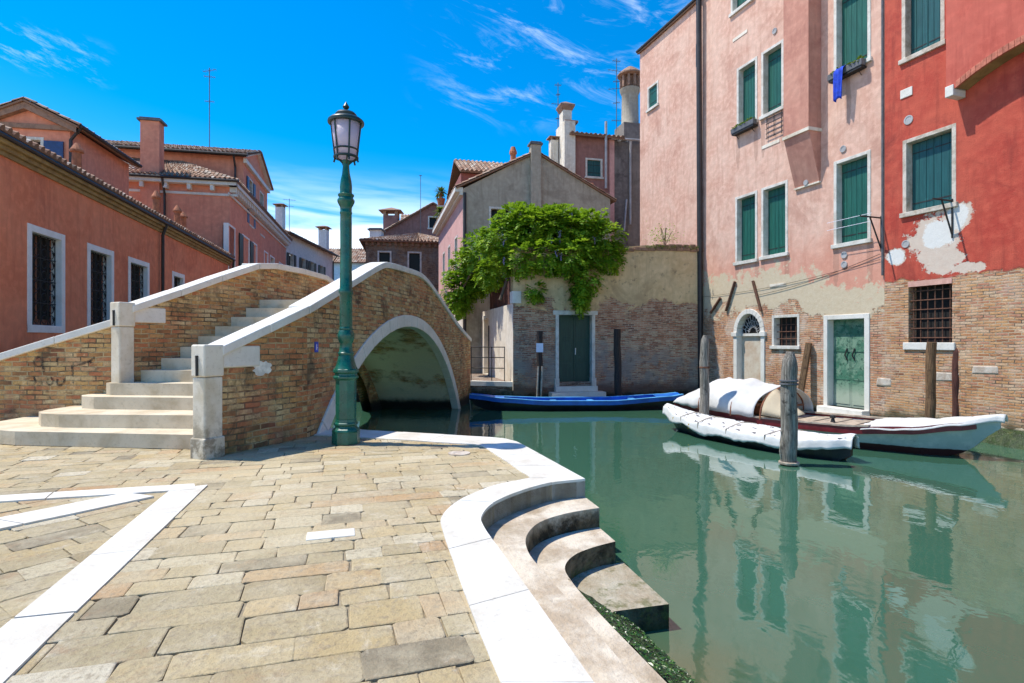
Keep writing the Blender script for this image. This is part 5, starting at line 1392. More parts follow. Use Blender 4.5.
# drainpipes
g = MB(); pu_ = PINK.u(703); g.tube([PINK.p(pu_, PT - .1, .2), PINK.p(pu_, -.5, .12)], .11, 12); g.build('drainpipe', M['pipe'], pink)
g = MB(); g.tube([PINK.p(UE_ - .03, PT, .04), PINK.p(UE_ - .03, 3.3, .04)], .028, 6); g.build('cable', M['lead'], pink)
g = MB(); a = PINK.uz(755, 296); b = PINK.uz(881, 254); pts = [PINK.p(lerp(a[0], b[0], k / 8), lerp(a[1], b[1], k / 8) - .12 * math.sin(math.pi * k / 8), .03) for k in range(9)]; g.tube(pts, .007, 5); g.build('cable', M['iron'], pink); g = MB()
a = PINK.uz(703, 297); pts = [PINK.p(lerp(a[0], b[0], k / 8), lerp(a[1], b[1] - .15, k / 8) - .15 * math.sin(math.pi * k / 8), .03) for k in range(9)]; g.tube(pts, .006, 5); g.build('cable', M['iron'], pink)
for q in (((721.5, 298), (711.5, 313)), ((736, 281.5), (727, 311)), ((754, 281), (762, 311))):
    g = MB(); a, b = PINK.uz(*q[0]), PINK.uz(*q[1]); g.tube([PINK.p(*a, .05), PINK.p(*b, .05)], .05, 6); g.build('tie_bar', M['rust'], pink)
def vent(parent, W, x, y, r=.1):
    u, z = W.uz(x, y); g = MB(); vs = []
    for n_, rr_ in ((.004, r), (.03, r), (.03, r * .72), (.02, r * .68)): vs += [W.p(u + rr_ * math.cos(6.283 * k / 16), z + rr_ * math.sin(6.283 * k / 16), n_) for k in range(16)]
    g.add(vs, [(i * 16 + k, i * 16 + (k + 1) % 16, i * 16 + 16 + (k + 1) % 16, i * 16 + 16 + k) for i in range(3) for k in range(16)] + [tuple(48 + k for k in range(16))]); return g.build('vent', M['pale_pipe'], parent)
for x, y in ((843.5, 149), (844.5, 255), (844.5, 264.5), (775, 31)): vent(pink, PINK, x, y)
g = MB(); u, z = Wall(PINK.p(0, 0, .28)[:2], PINK.d).uz(801, 182); nn = .05 + (fd - .05) * (z - zfoot) / (fz - zfoot); g.tube([PINK.p(u, z, nn - .06), PINK.p(u, z, nn + .03)], .085, 14); g.build('vent', M['pale_pipe'], pink)
g = MB(); u, z = PINK.uz(698, 43); z2 = PINK.uz(698, 66)[1]; g.wbox(PINK, u - .1, u + .1, z2, z, -.02, .03); g.build('slit_shutter', M['shutter_dark'], pink)
for x, y, l in ((733, 40, .75), (762, 147, .8), (770, 285, .7)):
    g = MB(); u, z = PINK.uz(x, y); g.wbox(PINK, u, u + l, z - .09, z + .02, .001, .018); g.build('stone_tab', M['cream'], pink)
# rack under an upper window
g = MB(); w = pw[1]
for k in range(5): z = w[2] - .12 - k * .16; g.tube([PINK.p(w[0] + .25, z, .05), PINK.p(w[1] - .05, z, .05)], .012, 5)
for f in (.3, .62, .95): u = lerp(w[0], w[1], f); g.tube([PINK.p(u, w[2] - .05, .05), PINK.p(u, w[2] - .8, .05)], .012, 5)
g.build('iron_rack', M['iron'], pink)
def bracket(parent, W, x0, y0, x1, y1, reach=.75, drop=None):
    u, z = W.uz(x0, y0); zb = W.uz(x0, y1)[1]; g = MB()
    g.tube([W.p(u, z, .02), W.p(u, z, reach)], .022, 6); g.tube([W.p(u, zb, .02), W.p(u, z - .02, reach * .55)], .02, 6); g.tube([W.p(u, zb - .05, .03), W.p(u, z + .05, .03)], .02, 6); g.build('bracket', M['iron'], parent)
bracket(pink, PINK, 882, 218, 882, 250, .8)
g = MB(); u, z = PINK.uz(836, 224); 
for dz in (0, -.22): g.tube([PINK.p(u, z + dz, .35), PINK.p(UE_ - .1, z + dz, .35)], .007, 4)
g.build('clothes_line', M['paper'], pink)
# things on the sills
def box_on_sill(w, lab, f0, f1):
    u0, u1 = lerp(w[0], w[1], f0), lerp(w[0], w[1], f1); t = thing('window_box', lab, 'window box', PINK.p((u0 + u1) / 2, w[2], .1), 'flower boxes on the pink house sills')
    g = MB(); g.wbox(PINK, u0, u1, w[2] - .10, w[2] + .08, .075, .24); g.build('trough', M['lead'], t, bevel=.01)
    g = MB(); g.wbox(PINK, u0 + .02, u1 - .02, w[2] - .16, w[2] - .10, .02, .22)
    for f in (.15, .85): u = lerp(u0, u1, f); g.tube([PINK.p(u, w[2] - .12, .22), PINK.p(u, w[2] - .3, .03)], .012, 5)
    g.build('holder', M['iron'], t)
    g = MB()
    for k in range(160):
        p = PINK.p(R.uniform(u0 + .03, u1 - .03), w[2] + .08, R.uniform(.09, .23)); a = R.uniform(0, 6.28); l = R.uniform(.04, .13); tip = (p[0] + math.cos(a) * l, p[1] + math.sin(a) * l, p[2] + R.uniform(-.06, .1)); s = (math.sin(a) * .03, -math.cos(a) * .03)
        g.quad(p, ((p[0] + tip[0]) / 2 + s[0], (p[1] + tip[1]) / 2 + s[1], tip[2]), tip, ((p[0] + tip[0]) / 2 - s[0], (p[1] + tip[1]) / 2 - s[1], tip[2]), R.random() * .5)
    g.build('foliage', M['palm'], t)
box_on_sill(pw[0], 'slim flower trough on the sill of the upper left shuttered window of the pink house', -.05, 1.05)
box_on_sill(pw[5], 'flower trough beside the blue cloth on a high sill of the pink house', -.02, .92)
# blue cloth hung over the sill
u0 = lerp(pw[5][0], pw[5][1], .22); g = MB(); n_u, n_v = 9, 12
vs = [PINK.p(u0 + .34 * (i / (n_u - 1)) * (1 - .25 * j / (n_v - 1)), pw[5][2] + .12 - j * .085 - .05 * math.sin(i * .9) * (j / n_v), .30 - .09 * (j == 0) + .035 * math.sin(i * 1.7 + j * .2)) for j in range(n_v) for i in range(n_u)]
g.add(vs, [(j * n_u + i, j * n_u + i + 1, (j + 1) * n_u + i + 1, (j + 1) * n_u + i) for j in range(n_v - 1) for i in range(n_u - 1)])
tag(g.build('cloth', M['blue_cloth'], smooth=True, solid=.008, base=PINK.p(u0, pw[5][2], .2)), 'bright blue cloth hung out to dry over a high window sill of the pink house', 'cloth')

# ------------------------------------------------------------------ red house
red = thing('red_house', 'deep red house with teal shutters, a barred window and exposed brick at the right edge', 'house', (*PINK.p(10, 0)[:2], WATER))
UR1 = 17.0
def RWn(xl, xr, yt, yb): u0, zt = PINK.uz(xl, yt); return (u0, PINK.u(xr), PINK.uz(xl, yb)[1], zt)
r2 = RWn(903, 956.5, 141, 217); zr1 = PINK.uz(902, 64)[1]; r1 = (PINK.u(902), PINK.u(945), zr1, zr1 + 2.2)
r3 = (PINK.u(905), PINK.u(956), PINK.uz(909, 349)[1], PINK.uz(909, 288)[1] + .1)
hr = [hole_of(*r1, fw=.10), hole_of(*r2, fw=.10), rect(r3[0] + .1, r3[1] - .08, r3[2] + .17, r3[3] - .08), rect(13.2, 14.4, 4.5, 6.5)]
g = MB(); g.wallface(PINK, rect(UE_ + .012, UR1, -1.5, PT - 1), hr, .012, .3); g.quad(PINK.p(UR1, -1.5), PINK.p(UR1, -1.5, -9), PINK.p(UR1, PT - 1, -9), PINK.p(UR1, PT - 1)); g.build('wall', M['red'], red)
for w in (r1, r2): window(red, PINK, *w, mat='shutter_teal', fw=.10, framemat='old_frame')
window(red, PINK, 13.07, 14.53, 4.37, 6.63, mat='shutter_teal', fw=.13)
# barred window
g = MB(); g.wbox(PINK, r3[0], r3[1], r3[2] + .1, r3[3], -.33, -.28); bwn = g.build('window', M['black'], red)
g = MB(); a0, a1, z0, z1 = r3[0] + .1, r3[1] - .08, r3[2] + .17, r3[3] - .08
for k in range(6): u = lerp(a0, a1, (k + .5) / 6); g.tube([PINK.p(u, z0, -.06), PINK.p(u, z1, -.06)], .014, 6)
for k in range(6): z = lerp(z0, z1, (k + .5) / 6); g.tube([PINK.p(a0, z, -.045), PINK.p(a1, z, -.045)], .014, 6)
g.build('grille', M['rust'], bwn)
g = MB(); g.wbox(PINK, r3[0] - .02, r3[1], r3[2] - .02, r3[2] + .17, -.2, .06); g.build('sill', M['white_stone'], bwn, bevel=.015)
g = MB(); g.wbox(PINK, a0, a1, z1, z1 + .14, -.2, .03); g.build('lintel', m_plaster('pink_lintel', (.6, .32, .25), (.65, .4, .32), (.45, .22, .17)), bwn)
# overhanging bay carried on a segmental arch
bd = .42; PB = Wall(PINK.p(0, 0, bd)[:2], PINK.d); ba = PB.u(946); bb = ba + 3.9; bz = PB.uz(950, 95)[1] - .02
archp = [(lerp(ba + .22, bb - .22, k / 16), bz + .14 + .42 * (1 - (2 * k / 16 - 1) ** 2)) for k in range(17)]
front = [(ba, bz + .14)] + archp + [(bb, bz + .14), (bb, PT - 1), (ba, PT - 1)]
g = MB(); g.wallface(PINK, front, n=bd)
g.quad(PINK.p(ba, bz + .14, .013), PINK.p(ba, bz + .14, bd), PINK.p(ba, PT - 1, bd), PINK.p(ba, PT - 1, .013)); g.quad(PINK.p(bb, bz + .14, bd), PINK.p(bb, bz + .14, .013), PINK.p(bb, PT - 1, .013), PINK.p(bb, PT - 1, bd))
bay = g.build('bay', m_plaster('bay_plaster', (.48, .085, .055), (.53, .12, .08), (.36, .06, .04)), red)
g = MB()
for q, r in zip(archp, archp[1:]): g.quad(PINK.p(q[0], q[1], .013), PINK.p(q[0], q[1], bd), PINK.p(r[0], r[1], bd), PINK.p(r[0], r[1], .013))
g.build('soffit', M['soffit'], bay)
g = MB()
for q, r in zip(archp, archp[1:]):
    for hfrac in (0, 1):
        a = (lerp(q[0], r[0], hfrac * .5 + .02), lerp(q[1], r[1], hfrac * .5 + .02)); b = (lerp(q[0], r[0], hfrac * .5 + .48), lerp(q[1], r[1], hfrac * .5 + .48))
        vs = [PINK.p(a[0], a[1] - .004, bd - .05), PINK.p(b[0], b[1] - .004, bd - .05), PINK.p(b[0], b[1] + .15, bd - .05), PINK.p(a[0], a[1] + .15, bd - .05)]
        vs += [PINK.p(a[0], a[1] - .004, bd + .012), PINK.p(b[0], b[1] - .004, bd + .012), PINK.p(b[0], b[1] + .15, bd + .012), PINK.p(a[0], a[1] + .15, bd + .012)]
        g.add(vs, [(4, 5, 6, 7), (0, 3, 2, 1), (0, 1, 5, 4), (2, 3, 7, 6), (0, 4, 7, 3), (1, 2, 6, 5)])
g.build('brick_arch', simple('arch_brick', (.50, .16, .10), .9, .3, 9), bay)
for u in (ba - .01, bb - .21):
    g = MB(); g.wbox(PINK, u, u + .19, bz - .02, bz + .24, .012, bd + .03); g.build('corbel', M['white_stone'], bay, bevel=.015)
vent(red, PINK, 909, 120, .12); vent(red, PINK, 906, 244, .1)
g = MB(); u, z = PINK.uz(901, 96); g.wbox(PINK, u, u + .32, z - .1, z + .13, .012, .035); g.build('stone_tab', M['white_stone'], red, bevel=.01)
bracket(red, PINK, 953, 201, 953, 236, .7)
for x, y, wd, ht in ((884, 382, .42, .22), (944, 377, .72, .24), (985, 370, .55, .2)):
    g = MB(); u, z = PINK.uz(x, y); pts = [(u - wd / 2 * R.uniform(.85, 1.1), z - ht / 2), (u + wd / 2 * R.uniform(.9, 1.1), z - ht / 2 * R.uniform(.7, 1)), (u + wd / 2, z + ht / 2), (u - wd / 2 * .9, z + ht / 2 * R.uniform(.8, 1))]
    q = pts; g.add([PINK.p(a, b, .03) for a, b in q] + [PINK.p(a, b, 0) for a, b in q], [(0, 1, 2, 3), (0, 4, 5, 1), (1, 5, 6, 2), (2, 6, 7, 3), (3, 7, 4, 0)]); g.build('stone_block', M['old_block'], red, bevel=.03)
# weedy footing ledge at the waterline
def foot2(u, t):
    wd = .12 + .6 * min(1, max(0, (u - 9.3) / 1.6)); z = -.42 - .05 * t - .5 * t ** 1.6 + .05 * noise.noise(Vector((u * 4, t * 3, 0))) + .025 * noise.noise(Vector((u * 15, t * 9, 2)))
    return PINK.p(u, z, .005 + wd * t)
g = MB(); vs = []; n, m = 160, 14
for k in range(n + 1):
    for j in range(m + 1): vs.append(foot2(lerp(9.0, 17, k / n), j / m))
g.add(vs, [(k * (m + 1) + j, k * (m + 1) + j + 1, (k + 1) * (m + 1) + j + 1, (k + 1) * (m + 1) + j)[::-1] for k in range(n) for j in range(m)])
g.build('footing', M['slime'], red, smooth=True)

# ------------------------------------------------------------------ mooring poles
def pole(name, label, x, y, z1, r, mat, lean=(0, 0), pointed=True, group='mooring poles in the canal', rb=None):
    t = thing(name, label, 'mooring pole', (x, y, WATER), group); g = MB(); pts = []; rs = []
    z0 = -2.2; n = 16
    for k in range(n + 1):
        f = k / n; z = lerp(z0, z1, f); s = (z - WATER)
        pts.append((x + lean[0] * s + .012 * math.sin(k * 1.3), y + lean[1] * s + .012 * math.cos(k * 1.7), z)); rs.append(r * lerp(1.0, .9, f) * R.uniform(.95, 1.05))
    if pointed:
        e = pts[-1]; pts += [(e[0], e[1], z1 + r * .9), (e[0] + .01, e[1], z1 + r * 1.9)]; rs += [r * .78, r * .42]
    g.tube(pts, rs, 14); g.build('shaft', mat, t, smooth=True, autosmooth=50); return t
x, y = 5.11, 10.5
p2 = pole('mooring_pole', 'stout grey weathered mooring pole with a metal band, in front of the covered boat', x, y, 1.02, .155, M['grey_wood'])
g = MB()
for z in (.76, .70): g.lathe((x, y, z), [(.155, 0), (.163, .005), (.163, .028), (.155, .033)], 18)
g.build('band', M['lead'], p2)
g = MB(); g.tube([(x - .16 + .02 * math.sin(k), y - .02, lerp(-.15, WATER + .02, k / 8)) for k in range(9)] , .012, 5); g.lathe((x, y, WATER + .02), [(.165, 0), (.18, .01), (.18, .04), (.165, .05)], 14); g.build('rope', M['board'], p2)
X, Y = (704.5 - CX) / F * 14.4, 14.4
p1 = pole('mooring_pole', 'slender pale grey mooring pole standing between the white canvas hood and the tarp', X, Y, 1.42, .125, M['grey_wood'])
g = MB(); g.lathe((X, Y, .82), [(.12, 0), (.135, .01), (.135, .04), (.12, .05)], 14); g.build('band', M['rust'], p1)
Y = 20.4; X = (618.5 - CX) / F * Y
pole('mooring_pole', 'dark leaning mooring pole to the right of the dark green garden door', X, Y, 1.95, .135, M['dark_wood'], (-.02, 0), False)
X = (539.5 - CX) / F * Y
p4 = pole('mooring_pole', 'dark mooring pole with a white notice left of the garden door', X, Y, 1.88, .12, M['dark_wood'], (0, 0), False)
g = MB(); g.box((X, Y - .145, 1.28), (.25, .015, .32)); nt = g.build('notice', M['paper'], p4)
for (dx, h0) in ((-.05, .1), (.09, .0)):
    g = MB(); g.tube([(X + dx - .06, Y - .13, WATER), (X + dx, Y - .14, .62)], .035, 6); g.build('batten', M['board'], p4)
Y = 13.4; X = (930 - CX) / F * Y
pole('mooring_pole', 'brown mooring pole behind the grey boat in front of the barred window', X, Y, 1.48, .11, M['brown_wood'], (.012, 0), False)
Y = 13.75; X = (956 - CX) / F * Y
pole('mooring_pole', 'dark red post close to the brick wall right of the brown pole', X, Y, 1.20, .085, M['red_wood'], (0, 0), True)
u, z = PINK.uz(812, 343); p = PINK.p(u, z, .12); zb = -.5
t = thing('plank', 'rusty brown beam leaning on the brick beside the weathered green water door', 'beam', (p[0], p[1], zb)); b = PINK.p(u - .12, zb, .42)
g = MB(); d = (Vector(p) - Vector(b)); g.tube([b, p], .11, 4); g.build('beam', M['brown_wood'], t)

# ------------------------------------------------------------------ boats
class Boat:
    def __init__(s, stern, bow, st):
        s.S = Vector((*stern, 0)); d = Vector((bow[0] - stern[0], bow[1] - stern[1], 0)); s.L = d.length; s.h = d.normalized(); s.r = Vector((s.h.y, -s.h.x, 0)); s.st = st
    def at(s, f):
        st = s.st
        for a, b in zip(st, st[1:]):
            if a[0] <= f <= b[0] + 1e-9:
                t = (f - a[0]) / (b[0] - a[0]); t = t * t * (3 - 2 * t) * .5 + t * .5
                return [lerp(a[i], b[i], t) for i in range(1, 5)]
        return list(st[-1][1:])
    def p(s, f, w, z): q = s.S + s.h * (s.L * f) + s.r * w; return (q.x, q.y, z)
    def hull(s, parent, mat, bottom, strake=None, n=36, inset=0.0, name='hull'):
        g = MB(); rows = []
        for k in range(n + 1):
            f = k / n; ht, hb, zg, zb = s.at(f)
            row = []
            for sd in (-1, 1):
                col = []
                for j in range(7):
                    t = j / 6; w = lerp(ht, hb, t ** 1.25); z = lerp(zg, zb, t)
                    col.append(s.p(f, sd * w, z))
                row.append(col)
            rows.append(row)
        for k in range(n):
            for sd in (0, 1):
                for j in range(6):
                    a, b, c, d = rows[k][sd][j], rows[k + 1][sd][j], rows[k + 1][sd][j + 1], rows[k][sd][j + 1]
                    zm = (a[2] + c[2]) / 2; mi = 1 if zm < WATER + .12 else 0
                    g.quad(*((a, b, c, d) if sd == 0 else (d, c, b, a)), mi=mi)
            g.quad(rows[k][0][6], rows[k + 1][0][6], rows[k + 1][1][6], rows[k][1][6], mi=1)
        for k, fl in ((0, False), (n, True)):
            for j in range(6):
                q = (rows[k][0][j], rows[k][0][j + 1], rows[k][1][j + 1], rows[k][1][j]); g.quad(*(q if not fl else q[::-1]), mi=0)
        return g.build(name, [mat, bottom], parent, smooth=False, solid=.035)
    def rail(s, parent, mat, w=.05, h=.05, dz=.0, name='gunwale', f0=0, f1=1, n=36):
        for sd in (-1, 1):
            g = MB(); vs = []
            for k in range(n + 1):
                f = lerp(f0, f1, k / n); ht, hb, zg, zb = s.at(f)
                vs += [s.p(f, sd * (ht - w), zg + dz), s.p(f, sd * (ht + w * .5), zg + dz), s.p(f, sd * (ht + w * .5), zg + dz + h), s.p(f, sd * (ht - w), zg + dz + h)]
            fs = [(0, 1, 2, 3), tuple(n * 4 + q for q in (3, 2, 1, 0))] + [(k * 4 + q, (k + 1) * 4 + q, (k + 1) * 4 + (q + 1) % 4, k * 4 + (q + 1) % 4) for k in range(n) for q in range(4)]
            g.add(vs, fs); g.build(name, mat, parent)

# grey work boat with the hood: bow to the right
b2 = thing('work_boat', 'grey work boat with dark red rail and white canvas hood moored by the brick house', 'boat', (7.3, 13.4, WATER), 'boats moored in the canal')
B2 = Boat((5.05, 16.3), (9.32, 10.85), [(0, .62, .45, -.22, -.95), (.12, .86, .62, -.27, -1.0), (.4, 1.02, .72, -.34, -1.0), (.65, .98, .62, -.32, -1.0), (.82, .74, .34, -.22, -.98), (.92, .42, .10, -.09, -.70), (1.0, .05, .02, .02, -.16)])
B2.hull(b2, M['boat_grey'], M['boat_grey'])
B2.rail(b2, M['boat_red'], .05, .15, -.14, 'rubbing_strake', 0, .955)
B2.rail(b2, M['board'], .09, .035, .012, 'gunwale', 0, .72)
g = MB()
for k in range(22):
    f0, f1 = lerp(.03, .74, k / 22), lerp(.03, .74, (k + .84) / 22); w = B2.at(f0)[0] - .06; z = B2.at(f0)[2] - (.05 if k % 2 else .04)
    g.add([B2.p(f0, -w, z), B2.p(f1, -w, z), B2.p(f1, w, z), B2.p(f0, w, z), B2.p(f0, -w, z - .03), B2.p(f1, -w, z - .03), B2.p(f1, w, z - .03), B2.p(f0, w, z - .03)], [(0, 1, 2, 3), (7, 6, 5, 4), (0, 4, 5, 1), (1, 5, 6, 2), (2, 6, 7, 3), (3, 7, 4, 0)])
g.build('deck_boards', M['board'], b2)
# white cloth over the bow
g = MB(); n, m = 60, 30; vs = []; uvs = []
for k in range(n + 1):
    f = lerp(.70, 1.012, k / n); ht, hb, zg, zb = B2.at(min(f, 1)); 
    for j in range(m + 1):
        t = lerp(-1, 1, j / m); w = t * (ht + .07); e = max(0, abs(t) - .8) / .2
        z = zg + .045 + .05 * (1 - t * t) - e * (.09 + .05 * noise.noise(Vector((f * 16, 3 if t > 0 else 9, 0)))) + (1 - e) * (.02 * noise.noise(Vector((f * 20, t * 3, 0))) - .02 * (1 - min(1, abs(noise.noise(Vector((f * 22 + t * 2, t * 3, 5)))) * 6)))
        vs.append(B2.p(f, w, z))
g.add(vs, [(k * (m + 1) + j, k * (m + 1) + j + 1, (k + 1) * (m + 1) + j + 1, (k + 1) * (m + 1) + j) for k in range(n) for j in range(m)])
g.build('bow_cover', M['canvas'], b2, smooth=True, solid=.004)
# hood
g = MB(); n, m = 44, 34; vs = []
def hood(f, t):
    ht, hb, zg, zb = B2.at(f); q = math.pi * t; k = (f - .0) / .44
    hh = (.12 + .74 * min(1, (k / .42)) ** .6) * (1 - .12 * max(0, k - .7) / .3)
    w = -(ht + .09) * math.cos(q) * (1 - .06 * math.sin(q)); z = zg + .02 + hh * (.55 * math.sin(q) ** .6 + .45 * (1 - abs(2 * t - 1)) ** .9)
    z += math.sin(q) * (.05 * noise.noise(Vector((f * 14, t * 5, 3))) - .05 * abs(noise.noise(Vector((f * 24 + t * 5, t * 6, 9))))) + .03 * noise.noise(Vector((f * 30, t * 2, 5)))
    z -= .085 * abs(math.sin(math.pi * f / .14)) * math.sin(q) ** 1.5
    return B2.p(f, w, z)
for k in range(n + 1):
    for j in range(m + 1): 
        t = j / m; f = lerp(.0, .40 + .03 * math.cos(math.pi * t), k / n); vs.append(hood(f, t))
g.add(vs, [(k * (m + 1) + j, k * (m + 1) + j + 1, (k + 1) * (m + 1) + j + 1, (k + 1) * (m + 1) + j) for k in range(n) for j in range(m)])
g.build('hood', M['canvas'], b2, smooth=True, solid=.014)
g = MB()      # tan flap of the hood on the wall side
vs = []
for k in range(9):
    for j in range(7):
        t = lerp(.62, .985, j / 6); f = lerp(.40, .53 - .03 * j / 6, k / 8); p = Vector(hood(min(f, .44), t)); base = Vector(B2.p(f, 0, 0)); ht, hb, zg, zb = B2.at(f)
        sl = k / 8; p = Vector(B2.p(f, lerp((p - Vector(B2.p(min(f, .44), 0, p.z))).dot(B2.r), ht + .05, sl * .7), lerp(p.z, zg + .05, sl * .75))); vs.append(tuple(p))
g.add(vs, [(k * 7 + j, k * 7 + j + 1, (k + 1) * 7 + j + 1, (k + 1) * 7 + j) for k in range(8) for j in range(6)])
g.build('hood_flap', M['tan_canvas'], b2, smooth=True, solid=.01)
for f in (.14, .28, .395):
    g = MB(); g.tube([tuple(Vector(hood(f, t)) - Vector((0, 0, .035))) for t in [k / 20 for k in range(21)]], .02, 6); g.build('hoop', M['boat_wood'], b2)
g = MB()
for f, z in ((.405, .22), (.37, .30), (.25, .25)): w = B2.at(f)[0] - .1; g.tube([B2.p(f, -w, B2.at(f)[2] + z), B2.p(f, w, B2.at(f)[2] + z)], .03, 6)
g.tube([B2.p(.12, .4, .0), B2.p(.42, .45, .0)], .03, 6)
f0, f1 = .30, .40
g.add([B2.p(f0, -.7, -.05), B2.p(f1, -.7, -.05), B2.p(f1, .7, -.05), B2.p(f0, .7, -.05), B2.p(f0, -.7, -.28), B2.p(f1, -.7, -.28), B2.p(f1, .7, -.28), B2.p(f0, .7, -.28)], [(0, 1, 2, 3), (0, 4, 5, 1), (1, 5, 6, 2), (2, 6, 7, 3), (3, 7, 4, 0)])
g.build('thwart', M['boat_wood'], b2)
g = MB(); q = B2.p(.615, .85, -.2); g.lathe((q[0], q[1], -.26), [(.05, 0), (.03, .08), (.06, .1), (.06, .14), (.03, .16)], 10); g.build('cleat', M['iron'], b2)

# covered boat in front: bow to the left
b1 = thing('covered_boat', 'narrow black boat under a white perforated tarp moored in front of the grey work boat', 'boat', (5.4, 13, WATER), 'boats moored in the canal')
B1 = Boat((6.42, 10.75), (4.15, 15.0), [(0, .05, .03, -.36, -.66), (.06, .26, .16, -.42, -.84), (.14, .44, .30, -.46, -.93), (.4, .60, .40, -.50, -.97), (.7, .52, .32, -.46, -.95), (.88, .34, .14, -.38, -.86), (1.0, .10, .03, -.26, -.50)])
B1.hull(b1, M['boat_black'], M['boat_black'])
g = MB(); n, m = 150, 40; vs = []; uvs = []
for k in range(n + 1):
    f = lerp(-.015, 1.015, k / n); ht, hb, zg, zb = B1.at(min(1, max(0, f)))
    for j in range(m + 1):
        t = lerp(-1, 1, j / m); e = max(0, abs(t) - .82) / .18
        w = (min(abs(t), .82) / .82 * (ht + .05) + e * .03) * (1 if t > 0 else -1)
        sag = .19 + .09 * noise.noise(Vector((f * 7, (1 if t > 0 else 5), 1))) + .02 * noise.noise(Vector((f * 37, (1 if t > 0 else 5), 7)))
        z = zg + .035 + .09 * (1 - abs(t) ** 1.3) - e * max(.04, sag) + (1 - e) * (.018 * noise.noise(Vector((f * 9, t * 1.6, 4))) - .035 * (1 - min(1, abs(noise.noise(Vector((f * 15 + t * 2, t * 3, 8)))) * 6)) - .02 * (1 - min(1, abs(noise.noise(Vector((f * 30 - t * 4, t * 2, 18)))) * 7)))
        vs.append(B1.p(f, w, z)); uvs.append((f * B1.L, t * .62))
g.add(vs, [(k * (m + 1) + j, k * (m + 1) + j + 1, (k + 1) * (m + 1) + j + 1, (k + 1) * (m + 1) + j) for k in range(n) for j in range(m)])
g.build('tarp', M['tarp'], b1, smooth=True, solid=.004, uvs=uvs)
def tarp_top(f, t):
    ht, hb, zg, zb = B1.at(f); return B1.p(f, t * (ht + .07), zg + .055 + .09 * (1 - abs(t) ** 1.3))
for fa, fb in ((.30, .27), (.50, .54), (.68, .72), (.82, .80)):
    g = MB(); pts = [tarp_top(lerp(fa, fb, k / 12), lerp(-.98, .98, k / 12)) for k in range(13)]
    for e_, i_ in ((0, 0), (12, 12)): pass
    a_, z_ = pts[0], pts[-1]
    pts = [(a_[0], a_[1], a_[2] - .2)] + pts + [(z_[0], z_[1], z_[2] - .2)]
    g.tube(pts, .011, 5); g.build('lashing', M['board'], b1)
for f, ln in ((.72, .09), (.86, .10)):
    g = MB(); w = -(B1.at(f)[0] + .0); sd = 1 if B1.r.y < 0 else -1
    ww_ = sd * (B1.at(f)[0] + .045); z = B1.at(f)[2]
    g.add([B1.p(f - .03, ww_, z - .02), B1.p(f + .03, ww_, z - .02), B1.p(f + .03, ww_, z - .13), B1.p(f - .03, ww_, z - .15), B1.p(f - .03, ww_ - sd * .02, z - .02), B1.p(f + .03, ww_ - sd * .02, z - .02), B1.p(f + .03, ww_ - sd * .02, z - .13), B1.p(f - .03, ww_ - sd * .02, z - .15)], [(0, 1, 2, 3), (7, 6, 5, 4), (0, 4, 5, 1), (1, 5, 6, 2), (2, 6, 7, 3), (3, 7, 4, 0)]); g.build('cushion', M['yellow'], b1)
f = .2; sd = 1 if B1.r.y < 0 else -1
g = MB(); ww_ = sd * (B1.at(f)[0] + .05); z = B1.at(f)[2]; g.add([B1.p(.17, ww_, z + .03), B1.p(.23, ww_, z + .03), B1.p(.23, ww_ + sd * .02, z - .16), B1.p(.17, ww_ + sd * .02, z - .16)], [(0, 1, 2, 3)]); g.build('blue_flap', M['boat_lightblue'], b1, solid=.02)

# blue boat along the garden wall
b3 = thing('blue_boat', 'long low bright blue rowing boat moored below the dark green garden door', 'boat', (2.2, 19, WATER), 'boats moored in the canal')
B3 = Boat((5.75, 19.55), (-1.42, 18.95), [(0, .34, .22, -.30, -.86), (.06, .46, .3, -.36, -.92), (.35, .68, .46, -.47, -.95), (.65, .62, .40, -.46, -.95), (.86, .36, .16, -.38, -.86), (.96, .13, .04, -.30, -.70), (1, .04, .02, -.27, -.42)])
B3.hull(b3, M['boat_black'], M['boat_black'])
B3.rail(b3, M['boat_blue'], .08, .13, -.115, 'gunwale')
B3.rail(b3, M['boat_lightblue'], .11, .012, .018, 'wash_strip')
g = MB(); vs = []
for k in range(31):
    f = lerp(.02, .97, k / 30); ht = B3.at(f)[0] - .06; zg = B3.at(f)[2]
    vs += [B3.p(f, -ht, zg - .02), B3.p(f, -ht * .85, zg - .26), B3.p(f, ht * .85, zg - .26), B3.p(f, ht, zg - .02)]
g.add(vs, [(k * 4 + j, (k + 1) * 4 + j, (k + 1) * 4 + j + 1, k * 4 + j + 1) for k in range(30) for j in range(3)]); g.build('lining', M['boat_blue'], b3)
for f0, f1 in ((.84, .99), (.01, .13)):
    g = MB(); vs = []
    for k in range(7):
        f = lerp(f0, f1, k / 6); ht = B3.at(f)[0] - .02; zg = B3.at(f)[2] + .032; vs += [B3.p(f, -ht, zg - .02), B3.p(f, 0, zg + .03), B3.p(f, ht, zg - .02)]
    g.add(vs, [(k * 3 + j, (k + 1) * 3 + j, (k + 1) * 3 + j + 1, k * 3 + j + 1) for k in range(6) for j in range(2)]); g.build('fore_deck', M['boat_blue'], b3)
